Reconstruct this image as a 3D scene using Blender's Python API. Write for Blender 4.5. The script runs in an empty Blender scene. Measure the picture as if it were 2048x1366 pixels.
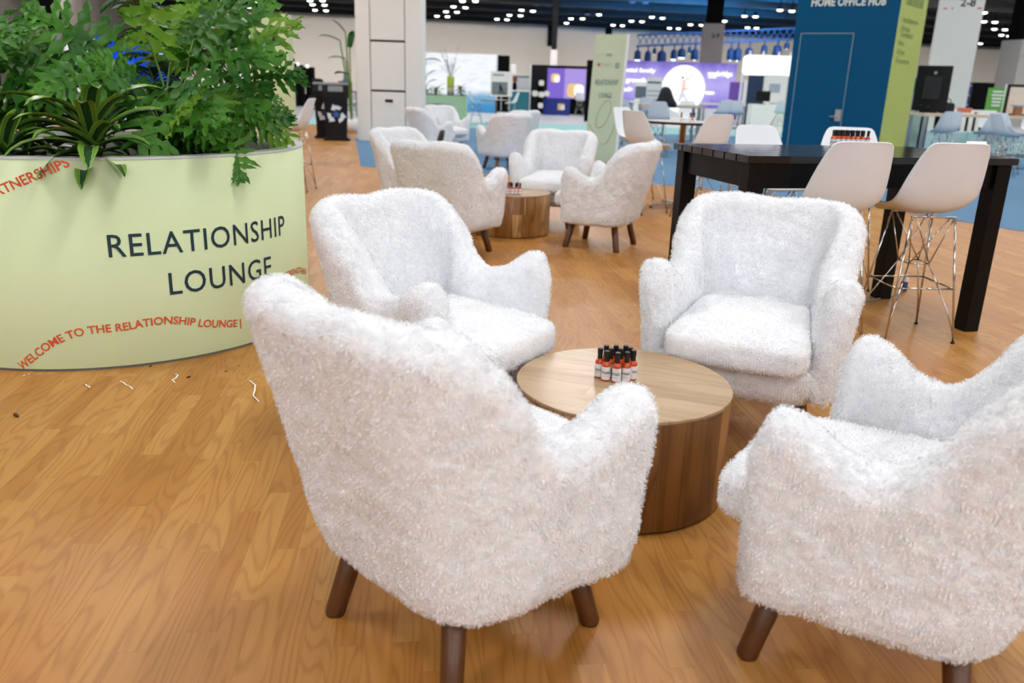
import bpy, bmesh, math, random
import numpy as np
from mathutils import Vector, Matrix, Quaternion, noise

random.seed(7)
rng = np.random.default_rng(11)
PI = math.pi
scene = bpy.context.scene
COL = scene.collection
rad = math.radians

# ------------------------------------------------------------------ camera
CAM_H = 1.36
FPX = 1635.0
PITCH = rad(17.36)
ROLL = rad(1.79)
_F = Vector((0, math.cos(PITCH), -math.sin(PITCH)))
_U0 = Vector((0, math.sin(PITCH), math.cos(PITCH)))
_R0 = Vector((1, 0, 0))
_R = _R0 * math.cos(ROLL) + _U0 * math.sin(ROLL)
_U = _U0 * math.cos(ROLL) - _R0 * math.sin(ROLL)
CAMP = Vector((0, 0, CAM_H))
cd = bpy.data.cameras.new('camera')
cam = bpy.data.objects.new('camera', cd)
COL.objects.link(cam)
cam.matrix_world = Matrix(((_R.x, _U.x, -_F.x, 0), (_R.y, _U.y, -_F.y, 0), (_R.z, _U.z, -_F.z, CAM_H), (0, 0, 0, 1)))
cd.sensor_width = 36.0
cd.lens = FPX * 36.0 / 2048.0
cd.clip_end = 400
cd.dof.use_dof = True
cd.dof.focus_distance = 3.1
cd.dof.aperture_fstop = 2.6
scene.camera = cam
cy_ = scene.cycles
cy_.max_bounces = 5
cy_.diffuse_bounces = 3
cy_.glossy_bounces = 3
cy_.transmission_bounces = 3
cy_.caustics_reflective = False
cy_.caustics_refractive = False
cy_.use_adaptive_sampling = True
cy_.adaptive_threshold = 0.12
cy_.adaptive_min_samples = 12
scene.view_settings.view_transform = 'Standard'
scene.view_settings.look = 'None'
scene.view_settings.exposure = 0.0


def at(px, py, Y):
    d = _F * FPX + _R * (px - 1024) + _U * (683 - py)
    return CAMP + d * (Y / d.y)


def gp(px, Y, z=0.0):
    """world X of the point at height z and distance Y that is seen in column px"""
    lo, hi = -80.0, 120.0
    for _ in range(50):
        m = (lo + hi) / 2
        v = Vector((m, Y, z)) - CAMP
        if 1024 + FPX * v.dot(_R) / v.dot(_F) < px:
            lo = m
        else:
            hi = m
    return Vector(((lo + hi) / 2, Y, z))


# ------------------------------------------------------------------ helpers
def lin(c):
    return tuple((v / 12.92 if v <= 0.04045 else ((v + 0.055) / 1.055) ** 2.4) for v in (c[0] / 255, c[1] / 255, c[2] / 255)) + (1.0,)


MATS = {}


def mat(name, rgb, rough=0.5, metal=0.0, var=0.05, scale=20.0, bump=0.0, spec=0.5, emit=None, emit_s=0.0, coat=0.0, trans=0.0, alpha=1.0):
    if name in MATS:
        return MATS[name]
    m = bpy.data.materials.new(name)
    m.use_nodes = True
    nt = m.node_tree
    b = nt.nodes['Principled BSDF']
    col = lin(rgb)
    if emit is not None: col = tuple(v * 0.04 for v in col[:3]) + (1,)
    tc = nt.nodes.new('ShaderNodeTexCoord')
    nz = nt.nodes.new('ShaderNodeTexNoise')
    nz.inputs['Scale'].default_value = scale
    nz.inputs['Detail'].default_value = 4
    nt.links.new(tc.outputs['Object'], nz.inputs['Vector'])
    mx = nt.nodes.new('ShaderNodeMix')
    mx.data_type = 'RGBA'
    mx.inputs[6].default_value = tuple(max(0, v * (1 - var)) for v in col[:3]) + (1,)
    mx.inputs[7].default_value = tuple(min(1, v * (1 + var)) for v in col[:3]) + (1,)
    nt.links.new(nz.outputs['Fac'], mx.inputs[0])
    nt.links.new(mx.outputs[2], b.inputs['Base Color'])
    b.inputs['Roughness'].default_value = rough
    b.inputs['Metallic'].default_value = metal
    b.inputs['Specular IOR Level'].default_value = spec
    b.inputs['Coat Weight'].default_value = coat
    b.inputs['Transmission Weight'].default_value = trans
    b.inputs['Alpha'].default_value = alpha
    if emit is not None:
        b.inputs['Emission Color'].default_value = lin(emit)
        b.inputs['Emission Strength'].default_value = emit_s
    if bump:
        bp = nt.nodes.new('ShaderNodeBump')
        bp.inputs['Strength'].default_value = bump
        bp.inputs['Distance'].default_value = 0.01
        nt.links.new(nz.outputs['Fac'], bp.inputs['Height'])
        nt.links.new(bp.outputs['Normal'], b.inputs['Normal'])
    MATS[name] = m
    return m


def glow(name, rgb, s):
    return mat(name, rgb, 0.6, emit=rgb, emit_s=s, var=0.02, spec=0.1)


def mesh_obj(name, me, m, parent=None, smooth=False):
    o = bpy.data.objects.new(name, me)
    COL.objects.link(o)
    if m is not None:
        me.materials.append(m)
    if parent is not None:
        o.parent = parent
    if smooth:
        me.polygons.foreach_set('use_smooth', [True] * len(me.polygons))
    return o


def obj(name, bm, m, parent=None, smooth=False, bevel=0.0):
    if bevel:
        bmesh.ops.bevel(bm, geom=[e for e in bm.edges if len(e.link_faces) == 2 and e.calc_face_angle(0) > 0.6], offset=bevel, segments=2, affect='EDGES', profile=0.6, clamp_overlap=True)
    bmesh.ops.recalc_face_normals(bm, faces=bm.faces)
    me = bpy.data.meshes.new(name)
    bm.to_mesh(me)
    bm.free()
    return mesh_obj(name, me, m, parent, smooth)


def tag(o, label=None, cat=None, group=None, kind=None):
    if label: o['label'] = label
    if cat: o['category'] = cat
    if group: o['group'] = group
    if kind: o['kind'] = kind
    return o


def thing(name, label, cat, loc=(0, 0, 0), rz=0.0, group=None):
    o = bpy.data.objects.new(name, None)
    COL.objects.link(o)
    o.empty_display_size = 0.1
    o.location = loc
    o.rotation_euler = (0, 0, rz)
    return tag(o, label, cat, group)


def dup(root, loc, rz, label=None, group=None):
    r = root.copy()
    COL.objects.link(r)
    r.location = loc
    r.rotation_euler = (0, 0, rz)
    if label: r['label'] = label
    if group: r['group'] = group
    for ch in list(root.children):
        c = ch.copy()
        COL.objects.link(c)
        c.parent = r
        for g in ch.children:
            d = g.copy()
            COL.objects.link(d)
            d.parent = c
    return r


def B():
    return bmesh.new()


def box(bm, c, s, rz=0.0, M=None):
    mt = Matrix.Translation(Vector(c)) @ Matrix.Rotation(rz, 4, 'Z') @ Matrix.Diagonal((s[0], s[1], s[2], 1))
    if M is not None: mt = M @ mt
    bmesh.ops.create_cube(bm, size=1.0, matrix=mt)
    return bm


def bar(bm, a, b, w, h=None, up=(0, 0, 1)):
    """square bar from a to b"""
    a, b = Vector(a), Vector(b)
    d = b - a
    z = d.normalized()
    x = Vector(up).cross(z)
    if x.length < 1e-4: x = Vector((1, 0, 0)).cross(z)
    x.normalize()
    y = z.cross(x)
    R3 = Matrix((x, y, z)).transposed().to_4x4()
    mt = Matrix.Translation((a + b) / 2) @ R3 @ Matrix.Diagonal((w, h or w, d.length, 1))
    bmesh.ops.create_cube(bm, size=1.0, matrix=mt)
    return bm


def tube(bm, pts, r, seg=8, caps=True):
    pts = [Vector(p) for p in pts]
    rs = r if isinstance(r, (list, tuple)) else [r] * len(pts)
    rings = []
    prev = None
    for i, p in enumerate(pts):
        if i == 0: t = pts[1] - pts[0]
        elif i == len(pts) - 1: t = pts[-1] - pts[-2]
        else: t = (pts[i + 1] - pts[i]).normalized() + (pts[i] - pts[i - 1]).normalized()
        if t.length < 1e-9: t = Vector((0, 0, 1))
        t.normalize()
        if prev is None:
            x = t.orthogonal().normalized()
        else:
            x = prev - t * prev.dot(t)
            if x.length < 1e-6: x = t.orthogonal()
            x.normalize()
        prev = x
        y = t.cross(x)
        rings.append([bm.verts.new(p + (x * math.cos(2 * PI * k / seg) + y * math.sin(2 * PI * k / seg)) * rs[i]) for k in range(seg)])
    for a, b in zip(rings, rings[1:]):
        for k in range(seg):
            bm.faces.new((a[k], a[(k + 1) % seg], b[(k + 1) % seg], b[k]))
    if caps:
        bm.faces.new(rings[0][::-1])
        bm.faces.new(rings[-1])
    return bm


def lathe(bm, prof, seg=24, c=(0, 0, 0), caps=True):
    c = Vector(c)
    rings = []
    for r, z in prof:
        rings.append([bm.verts.new(c + Vector((r * math.cos(2 * PI * k / seg), r * math.sin(2 * PI * k / seg), z))) for k in range(seg)])
    for a, b in zip(rings, rings[1:]):
        for k in range(seg):
            bm.faces.new((a[k], a[(k + 1) % seg], b[(k + 1) % seg], b[k]))
    if caps:
        if prof[0][0] > 1e-6: bm.faces.new(rings[0][::-1])
        if prof[-1][0] > 1e-6: bm.faces.new(rings[-1])
    return bm


def prism(bm, poly, z0, z1, M=None):
    """extrude a 2D outline (x,y) from z0 to z1"""
    M = M or Matrix.Identity(4)
    a = [bm.verts.new(M @ Vector((x, y, z0))) for x, y in poly]
    b = [bm.verts.new(M @ Vector((x, y, z1))) for x, y in poly]
    n = len(poly)
    bm.faces.new(a[::-1])
    bm.faces.new(b)
    for k in range(n):
        bm.faces.new((a[k], a[(k + 1) % n], b[(k + 1) % n], b[k]))
    return bm


def rrect(w, h, r, n=5, cx=0, cy=0):
    out = []
    for sx, sy, a0 in ((1, 1, 0), (-1, 1, 90), (-1, -1, 180), (1, -1, 270)):
        for k in range(n + 1):
            a = rad(a0 + 90 * k / n)
            out.append((cx + sx * (w / 2 - r) + r * math.cos(a), cy + sy * (h / 2 - r) + r * math.sin(a)))
    return out


def dg_mesh(o):
    dg = bpy.context.evaluated_depsgraph_get()
    me = bpy.data.meshes.new_from_object(o.evaluated_get(dg))
    return me


# ---- lettering: text curve -> flat mesh arrays (x, y), faces
_tc = {}


def text_arrays(body, bold=0.0, spacing=1.0, cuts=0.0, shear=0.0):
    key = (body, bold, spacing, cuts, shear)
    if key in _tc: return _tc[key]
    cu = bpy.data.curves.new('txt', 'FONT')
    cu.body = body
    cu.size = 1.0
    cu.offset = bold
    cu.space_character = spacing
    cu.shear = shear
    cu.resolution_u = 3
    o = bpy.data.objects.new('txt', cu)
    COL.objects.link(o)
    me = dg_mesh(o)
    bpy.data.objects.remove(o)
    bpy.data.curves.remove(cu)
    bm = bmesh.new()
    bm.from_mesh(me)
    bpy.data.meshes.remove(me)
    if cuts:
        xs = [v.co.x for v in bm.verts]
        x = min(xs) + cuts
        while x < max(xs):
            bmesh.ops.bisect_plane(bm, geom=bm.verts[:] + bm.edges[:] + bm.faces[:], plane_co=(x, 0, 0), plane_no=(1, 0, 0))
            x += cuts
    bm.verts.ensure_lookup_table()
    V = np.array([(v.co.x, v.co.y) for v in bm.verts])
    Fc = [tuple(v.index for v in f.verts) for f in bm.faces]
    bm.free()
    # cap height of the built-in font ~0.729 at size 1 : normalise
    V = V / 0.729
    x0 = V[:, 0].min()
    V[:, 0] -= x0
    _tc[key] = (V, Fc, V[:, 0].max())
    return _tc[key]


def text_map(name, body, cap, fn, m, parent, bold=0.0, spacing=1.0, cuts=0.0, width=None, align='L', shear=0.0):
    """lettering of cap height cap; fn(u, v) -> world/parent-local point"""
    V, Fc, w = text_arrays(body, bold, spacing, cuts, shear)
    kx = cap if width is None else width / w
    off = {'L': 0, 'C': -w / 2, 'R': -w}[align]
    pts = [fn((x + off) * kx, y * cap) for x, y in V]
    me = bpy.data.meshes.new(name)
    me.from_pydata([tuple(p) for p in pts], [], Fc)
    return mesh_obj(name, me, m, parent)


def text_flat(name, body, cap, org, ux, uy, m, parent, **k):
    org, ux, uy = Vector(org), Vector(ux).normalized(), Vector(uy).normalized()
    return text_map(name, body, cap, lambda u, v: org + ux * u + uy * v, m, parent, **k)


def struct(name, bm, m, smooth=False, bevel=0.0):
    o = obj(name, bm, m, None, smooth, bevel)
    o['kind'] = 'structure'
    return o
# ------------------------------------------------------------------ special materials
class NT:
    def __init__(s, name):
        s.m = bpy.data.materials.new(name)
        s.m.use_nodes = True
        s.nt = s.m.node_tree
        s.b = s.nt.nodes['Principled BSDF']
        s.out = s.nt.nodes['Material Output']
        s.tc = s.nt.nodes.new('ShaderNodeTexCoord')

    def n(s, t, **k):
        x = s.nt.nodes.new(t)
        for a, v in k.items(): setattr(x, a, v)
        return x

    def l(s, a, b): s.nt.links.new(a, b)

    def math(s, op, a, b=None, c=None):
        x = s.n('ShaderNodeMath', operation=op)
        for i, v in enumerate((a, b, c)):
            if v is None: continue
            if isinstance(v, (int, float)): x.inputs[i].default_value = v
            else: s.l(v, x.inputs[i])
        return x.outputs[0]

    def mix(s, f, a, b, blend='MIX'):
        x = s.n('ShaderNodeMix', data_type='RGBA', blend_type=blend)
        for i, v in ((0, f), (6, a), (7, b)):
            if isinstance(v, (int, float)): x.inputs[i].default_value = v
            elif isinstance(v, tuple): x.inputs[i].default_value = v
            else: s.l(v, x.inputs[i])
        return x.outputs[2]

    def ramp(s, f, stops):
        x = s.n('ShaderNodeValToRGB')
        el = x.color_ramp.elements
        while len(el) < len(stops): el.new(0.5)
        for e, (p, c) in zip(el, stops):
            e.position = p
            e.color = c
        s.l(f, x.inputs[0])
        return x.outputs[0]

    def xyz(s, v):
        x = s.n('ShaderNodeSeparateXYZ')
        s.l(v, x.inputs[0])
        return x.outputs

    def comb(s, a, b, c):
        x = s.n('ShaderNodeCombineXYZ')
        for i, v in enumerate((a, b, c)):
            if isinstance(v, (int, float)): x.inputs[i].default_value = v
            else: s.l(v, x.inputs[i])
        return x.outputs[0]

    def noise(s, v, scale, detail=3, rough=0.5):
        x = s.n('ShaderNodeTexNoise')
        x.inputs['Scale'].default_value = scale
        x.inputs['Detail'].default_value = detail
        x.inputs['Roughness'].default_value = rough
        if v is not None: s.l(v, x.inputs['Vector'])
        return x.outputs['Fac']

    def white(s, v):
        x = s.n('ShaderNodeTexWhiteNoise', noise_dimensions='3D')
        s.l(v, x.inputs['Vector'])
        return x.outputs['Value']

    def bump(s, h, strength, dist=0.01):
        x = s.n('ShaderNodeBump')
        x.inputs['Strength'].default_value = strength
        x.inputs['Distance'].default_value = dist
        s.l(h, x.inputs['Height'])
        s.l(x.outputs[0], s.b.inputs['Normal'])


def wood_planks(name, ang, strip, length, c_lo, c_mid, c_hi, rough, vert=False, ring=11.0, line=0.55, contrast=1.0, wear=None, spec=0.5, coat=0.0):
    """strip boards with cathedral grain; boards run along local x after turning by ang (or along z when vert)"""
    t = NT(name)
    if vert:
        x = t.xyz(t.tc.outputs['Object'])
        an = t.math('ARCTAN2', x[1], x[0])
        u, v = x[2], t.math('MULTIPLY', an, vert)
    else:
        mp = t.n('ShaderNodeMapping')
        mp.inputs['Rotation'].default_value = (0, 0, ang)
        t.l(t.tc.outputs['Object'], mp.inputs['Vector'])
        x = t.xyz(mp.outputs[0])
        u, v = x[0], x[1]
    si = t.math('FLOOR', t.math('DIVIDE', v, strip))
    off = t.white(t.comb(si, 3.3, 1.7))
    uu = t.math('ADD', t.math('DIVIDE', u, length), t.math('MULTIPLY', off, 7.0))
    bi = t.math('FLOOR', uu)
    r1 = t.white(t.comb(si, bi, 0.5))
    r2 = t.white(t.comb(bi, si, 9.1))
    # grain
    gx = t.math('ADD', t.math('MULTIPLY', u, 1.25), t.math('MULTIPLY', r1, 37.0))
    gy = t.math('ADD', t.math('MULTIPLY', v, 8.0), t.math('MULTIPLY', r2, 91.0))
    n1 = t.noise(t.comb(gx, gy, r1), 1.0, 1.0, 0.4)
    rings = t.math('SINE', t.math('MULTIPLY', n1, ring * 6.28))
    rings = t.math('ADD', t.math('MULTIPLY', rings, 0.5), 0.5)
    rings = t.math('POWER', rings, 3.0)
    fib = t.noise(t.comb(t.math('MULTIPLY', gx, 3.0), t.math('MULTIPLY', gy, 12.0), r2), 1.0, 3.0, 0.6)
    base = t.ramp(r2, [(0.0, c_lo), (0.5, c_mid), (1.0, c_hi)])
    bl = t.noise(t.comb(t.math('MULTIPLY', gx, 1.3), t.math('MULTIPLY', gy, .5), 2.0), 1.0, 2.0)
    base = t.mix(t.math('MULTIPLY', bl, 0.5 * contrast), base, c_lo, 'MIX')
    dark = (c_lo[0] * 0.62, c_lo[1] * 0.50, c_lo[2] * 0.40, 1)
    g = t.math('ADD', t.math('MULTIPLY', rings, 0.30 * contrast), t.math('MULTIPLY', t.math('SUBTRACT', fib, 0.45), 0.55 * contrast))
    colr = t.mix(g, base, dark)
    # seams
    fv = t.math('FRACT', t.math('DIVIDE', v, strip))
    dv = t.math('MULTIPLY', t.math('MINIMUM', fv, t.math('SUBTRACT', 1.0, fv)), strip)
    fu = t.math('FRACT', uu)
    du = t.math('MULTIPLY', t.math('MINIMUM', fu, t.math('SUBTRACT', 1.0, fu)), length)
    seam = t.math('LESS_THAN', t.math('MINIMUM', dv, du), 0.0009)
    colr = t.mix(t.math('MULTIPLY', seam, line), colr, tuple(v * 0.35 for v in c_lo[:3]) + (1,))
    t.l(colr, t.b.inputs['Base Color'])
    t.b.inputs['Roughness'].default_value = rough
    t.b.inputs['Specular IOR Level'].default_value = spec
    t.b.inputs['Coat Weight'].default_value = coat
    t.b.inputs['Coat Roughness'].default_value = 0.25
    t.bump(t.math('ADD', fib, t.math('MULTIPLY', rings, -0.3)), 0.06, 0.004)
    return t.m


# a laminate floor, boards running away from the camera, slightly to the left
M_FLOOR = wood_planks('laminate_floor', rad(-96.6), 0.075, 0.62, lin((172, 116, 54)), lin((186, 132, 68)), lin((200, 150, 84)), 0.40, ring=13.0, line=0.3, contrast=1.25, spec=0.32)
M_DRUM = wood_planks('acacia_side', 0, 0.088, 3.0, lin((104, 62, 24)), lin((172, 122, 62)), lin((224, 180, 116)), 0.36, vert=0.37, ring=6.0, line=0.6, contrast=1.7)
M_DRUMTOP = wood_planks('acacia_top', rad(38), 0.10, 3.0, lin((166, 134, 98)), lin((184, 154, 118)), lin((196, 168, 132)), 0.30, ring=6.0, line=0.5, contrast=0.85, spec=0.5)


def fur_material():
    t = NT('white_shearling')
    a = t.noise(t.tc.outputs['Object'], 55.0, 5, 0.65)
    b2 = t.noise(t.tc.outputs['Object'], 9.0, 2)
    f = t.math('ADD', t.math('MULTIPLY', a, .7), t.math('MULTIPLY', b2, .3))
    c = t.ramp(f, [(0.25, lin((227, 228, 233))), (0.6, lin((247, 248, 251)))])
    t.l(c, t.b.inputs['Base Color'])
    t.b.inputs['Roughness'].default_value = 0.95
    t.b.inputs['Specular IOR Level'].default_value = 0.1
    t.b.inputs['Sheen Weight'].default_value = 0.25
    t.b.inputs['Sheen Roughness'].default_value = 0.6
    t.bump(a, 0.35, 0.01)
    return t.m


M_FUR = fur_material()
M_LEG = mat('walnut_leg', (88, 50, 21), 0.4, var=0.25, scale=30)
M_WHITEPL = mat('white_plastic_shell', (226, 231, 238), 0.38, var=0.01, spec=0.4)
M_CHROME = mat('chrome', (200, 196, 190), 0.16, metal=1.0, var=0.03)
M_BLACKW = mat('black_stained_wood', (9, 8, 8), 0.35, var=0.35, scale=14, bump=0.08, spec=0.16)
M_BLACKTOP = mat('black_table_top', (10, 10, 11), 0.14, var=0.35, scale=14, bump=0.06, spec=0.6)
M_BLACKP = mat('black_plastic', (9, 10, 11), 0.4, var=0.1, spec=0.25)
M_WHITE = mat('white_paint', (236, 234, 230), 0.5, var=0.02)
M_GREYW = mat('grey_white_panel', (238, 235, 229), 0.55, var=0.03)
M_STEEL = mat('brushed_steel', (170, 174, 178), 0.32, metal=1.0, var=0.05)

# ------------------------------------------------------------------ fluffy armchair
def np_mesh(name, V, Fc):
    me = bpy.data.meshes.new(name)
    me.from_pydata([tuple(v) for v in V], [], [tuple(f) for f in Fc])
    me.update()
    return me


def remesh(bm, voxel, smooth_it, smooth_f=0.5):
    bmesh.ops.recalc_face_normals(bm, faces=bm.faces)
    me = bpy.data.meshes.new('tmp')
    bm.to_mesh(me)
    bm.free()
    o = bpy.data.objects.new('tmp', me)
    COL.objects.link(o)
    r = o.modifiers.new('r', 'REMESH')
    r.mode = 'VOXEL'
    r.voxel_size = voxel
    s = o.modifiers.new('s', 'SMOOTH')
    s.factor = smooth_f
    s.iterations = smooth_it
    out = dg_mesh(o)
    bpy.data.objects.remove(o)
    bpy.data.meshes.remove(me)
    return out


def furry(me, name, amp=0.004, blade=0.013, per=1.0, seed=1):
    """lumpy pile: noise relief plus little curved locks that grow out of the vertices"""
    r = np.random.default_rng(seed)
    nv = len(me.vertices)
    co = np.empty(nv * 3); me.vertices.foreach_get('co', co); co = co.reshape(-1, 3)
    no = np.empty(nv * 3); me.vertices.foreach_get('normal', no); no = no.reshape(-1, 3)
    nvec = np.array([noise.noise_vector(Vector(p) * 42.0) for p in co])
    n1 = np.array([noise.noise(Vector(p) * 60.0) for p in co])
    n0 = np.array([noise.noise(Vector(p) * 16.0) for p in co])
    co2 = co + no * ((n1 * amp + n0 * amp * 1.4)[:, None])
    polys = [tuple(p.vertices) for p in me.polygons]
    # locks
    V, bl, base = [co2], [], nv
    for rep in range(2):
        idx = np.where(r.random(nv) < min(1.0, per))[0]
        P, N = co2[idx], no[idx]
        rd = r.normal(size=P.shape) * 0.6 + nvec[idx] * 1.6
        rd[:, 2] -= 0.25
        rd -= N * (rd * N).sum(1)[:, None]
        rd /= np.maximum(np.linalg.norm(rd, axis=1), 1e-6)[:, None]
        L = blade * (0.5 + 0.8 * r.random(len(idx)))[:, None]
        side = np.cross(N, rd)
        mid = P + N * L * 0.40 + rd * L * 0.40
        tip = P + N * L * 0.48 + rd * L
        w = 0.0013
        n = len(idx)
        V += [mid + side * w, tip, mid - side * w]
        bl += [(int(idx[i]), base + i, base + n + i, base + 2 * n + i) for i in range(n)]
        base += 3 * n
    V = np.concatenate(V)
    me2 = bpy.data.meshes.new(name)
    me2.from_pydata(V.tolist(), [], polys + bl)
    sm = [True] * len(polys) + [False] * len(bl)
    me2.polygons.foreach_set('use_smooth', sm)
    me2.update()
    bpy.data.meshes.remove(me)
    return me2


def interp(x, pts):
    return float(np.interp(x, [p[0] for p in pts], [p[1] for p in pts]))


def smooth_interp(x, pts):
    """piecewise cubic (smoothstep tangents by finite differences)"""
    xs = [p[0] for p in pts]; ys = [p[1] for p in pts]
    if x <= xs[0]: return ys[0]
    if x >= xs[-1]: return ys[-1]
    i = max(k for k in range(len(xs) - 1) if xs[k] <= x)
    def slope(k):
        if k == 0 or k == len(xs) - 1: return 0.0
        a = (ys[k] - ys[k - 1]) / (xs[k] - xs[k - 1]); b = (ys[k + 1] - ys[k]) / (xs[k + 1] - xs[k])
        return 0.0 if a * b <= 0 else 2 * a * b / (a + b)
    h = xs[i + 1] - xs[i]; t = (x - xs[i]) / h
    m0, m1 = slope(i) * h, slope(i + 1) * h
    return (2*t**3-3*t**2+1)*ys[i] + (t**3-2*t**2+t)*m0 + (-2*t**3+3*t**2)*ys[i+1] + (t**3-t**2)*m1


HX, HB, YB, YF, CR = 0.332, 0.278, -0.262, 0.262, 0.12


def chair_path():
    """left arm tip -> back -> right arm tip: list of (x, y, nx, ny, arc)"""
    pts = []
    ys = YB + CR
    sl = (HX - HB) / (YF - ys)
    nl = math.hypot(1, sl)
    for k in range(18):
        y = YF + (ys - YF) * k / 18
        pts.append((-(HB + (y - ys) * sl), y, -1 / nl, sl / nl * -1))
    for k in range(12):
        a = PI + (PI / 2) * k / 12
        pts.append((-HB + CR + CR * math.cos(a), YB + CR + CR * math.sin(a), math.cos(a), math.sin(a)))
    nb = 12
    right = [(-x, y, -nx, ny) for x, y, nx, ny in pts][::-1]
    for k in range(nb + 1):
        x = (-HB + CR) + 2 * (HB - CR) * k / nb
        pts.append((x, YB, 0, -1))
    pts += right
    arc = [0.0]
    for a, b in zip(pts, pts[1:]):
        arc.append(arc[-1] + math.hypot(b[0] - a[0], b[1] - a[1]))
    return pts, arc


def armchair_shell():
    bm = B()
    pts, arc = chair_path()
    tot = arc[-1]
    rings = []
    # rim height against arc length from the tip (symmetric)
    prof = [(0.0, 0.66), (0.05, 0.724), (0.10, 0.714), (0.20, 0.648), (0.28, 0.634), (0.34, 0.670), (0.40, 0.755), (0.45, 0.845), (0.49, 0.905), (0.53, 0.931), (0.58, 0.938), (0.65, 0.936), (tot / 2, 0.928)]
    for (x, y, nx, ny), s in zip(pts, arc):
        e = min(s, tot - s)
        zt = smooth_interp(e, prof)
        h = 0.058
        k = 1.0
        if e < 0.075:
            k = math.sqrt(max(0.0, 1 - (1 - e / 0.075) ** 2))
            k = max(k, 0.12)
            zt -= 0.05 * (1 - k)
        hh = h * k
        back = max(0.0, -ny)
        lean = 0.09 + 0.17 * back
        def off(z):
            if z >= 0.38: return lean * (z - 0.38)
            return -1.5 * (0.38 - z) ** 2 - 0.10 * back * (0.38 - z)
        thick = h + 0.012 * (1 - back)
        hh = thick * k
        loop = []
        zb = 0.235
        for q in range(11):
            z = zb + (zt - hh - zb) * q / 10
            loop.append((off(z) + hh, z))
        for q in range(1, 8):
            a = PI * q / 8
            loop.append((off(zt - hh) + hh * math.cos(a), zt - hh + hh * math.sin(a)))
        for q in range(9):
            z = zt - hh + (0.28 - (zt - hh)) * q / 8
            loop.append((off(z) - hh, z))
        rings.append([bm.verts.new((x + nx * o, y + ny * o, z)) for o, z in loop])
    n = len(rings[0])
    for a, b in zip(rings, rings[1:]):
        for q in range(n):
            bm.faces.new((a[q], a[(q + 1) % n], b[(q + 1) % n], b[q]))
    bm.faces.new(rings[0])
    bm.faces.new(rings[-1][::-1])
    # bowl under the seat with its front rail
    lv = [(0.214, 0.70), (0.220, 0.82), (0.238, 0.905), (0.268, 0.955), (0.31, 0.985), (0.355, 0.98), (0.365, 0.93)]
    y0_, y1_ = YB - 0.045, YF + 0.045
    cy = (y0_ + y1_) / 2
    out = rrect(2 * (HX + 0.035), y1_ - y0_, 0.19, 9, 0, cy)
    out = [(x * (1 - 0.10 * max(0, (cy - y)) / 0.3), y) for x, y in out]
    prev = None
    for z, s in lv:
        ring = [bm.verts.new((x * s, cy + (y - cy) * s, z)) for x, y in out]
        if prev:
            for q in range(len(ring)):
                bm.faces.new((prev[q], prev[(q + 1) % len(ring)], ring[(q + 1) % len(ring)], ring[q]))
        else:
            bm.faces.new(ring[::-1])
        prev = ring
    bm.faces.new(prev)
    return remesh(bm, 0.0095, 9)


def superell(bm, c, s, e1=0.35, e2=0.35, nu=40, nv=20, fn=None):
    def sp(v, e): return math.copysign(abs(v) ** e, v)
    rows = []
    for j in range(nv + 1):
        ph = -PI / 2 + PI * j / nv
        row = []
        for i in range(nu):
            th = 2 * PI * i / nu
            p = Vector((s[0] * sp(math.cos(ph), e1) * sp(math.cos(th), e2), s[1] * sp(math.cos(ph), e1) * sp(math.sin(th), e2), s[2] * sp(math.sin(ph), e1)))
            if fn: p = fn(p)
            row.append(bm.verts.new(p + Vector(c)))
        rows.append(row)
    for a, b in zip(rows, rows[1:]):
        for i in range(nu):
            bm.faces.new((a[i], a[(i + 1) % nu], b[(i + 1) % nu], b[i]))
    bmesh.ops.remove_doubles(bm, verts=bm.verts, dist=1e-5)
    return bm


def armchair_cushion():
    bm = B()
    def fn(p):
        q = p.copy()
        q.z += 0.022 * (1 - (p.x / 0.3) ** 2) * (1 - (p.y / 0.36) ** 2) * (1 if p.z > 0 else 0)
        q.z -= 0.02 * p.y / 0.3
        q.x *= 1 + 0.10 * max(0, p.y) / 0.3
        return q
    superell(bm, (0, 0.085, 0.435), (0.258, 0.295, 0.074), 0.5, 0.33, fn=fn)
    return remesh(bm, 0.010, 3)


SHELL = furry(armchair_shell(), 'shell', seed=3)
CUSH = furry(armchair_cushion(), 'seat_cushion', seed=5, amp=0.003, blade=0.011)
SHELL.materials.append(M_FUR)
CUSH.materials.append(M_FUR)


def leg_bm(sx, sy):
    bm = B()
    a = Vector((sx * 0.178, sy * 0.178, 0.30))
    b = Vector((sx * 0.242, sy * 0.242, 0.0))
    tube(bm, [a, a.lerp(b, 0.97), b], [0.031, 0.0265, 0.0245], 14)
    for v in bm.verts:
        if v.co.z < 0.006: v.co.z = 0.0
    return bm


LEGS = []
for sx, sy in ((1, 1), (-1, 1), (-1, -1), (1, -1)):
    bm = leg_bm(sx, sy)
    bmesh.ops.recalc_face_normals(bm, faces=bm.faces)
    me = bpy.data.meshes.new('leg')
    bm.to_mesh(me); bm.free()
    me.polygons.foreach_set('use_smooth', [True] * len(me.polygons))
    me.materials.append(M_LEG)
    LEGS.append(me)


def armchair(x, y, deg, label, group):
    rz = rad(deg)
    t = thing('fluffy_armchair', label, 'armchair', (x, y, 0), rz, group)
    for nm, me in (('shell', SHELL), ('seat_cushion', CUSH)):
        o = bpy.data.objects.new(nm, me); COL.objects.link(o); o.parent = t
    for me in LEGS:
        o = bpy.data.objects.new('leg', me); COL.objects.link(o); o.parent = t
    return t


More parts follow.
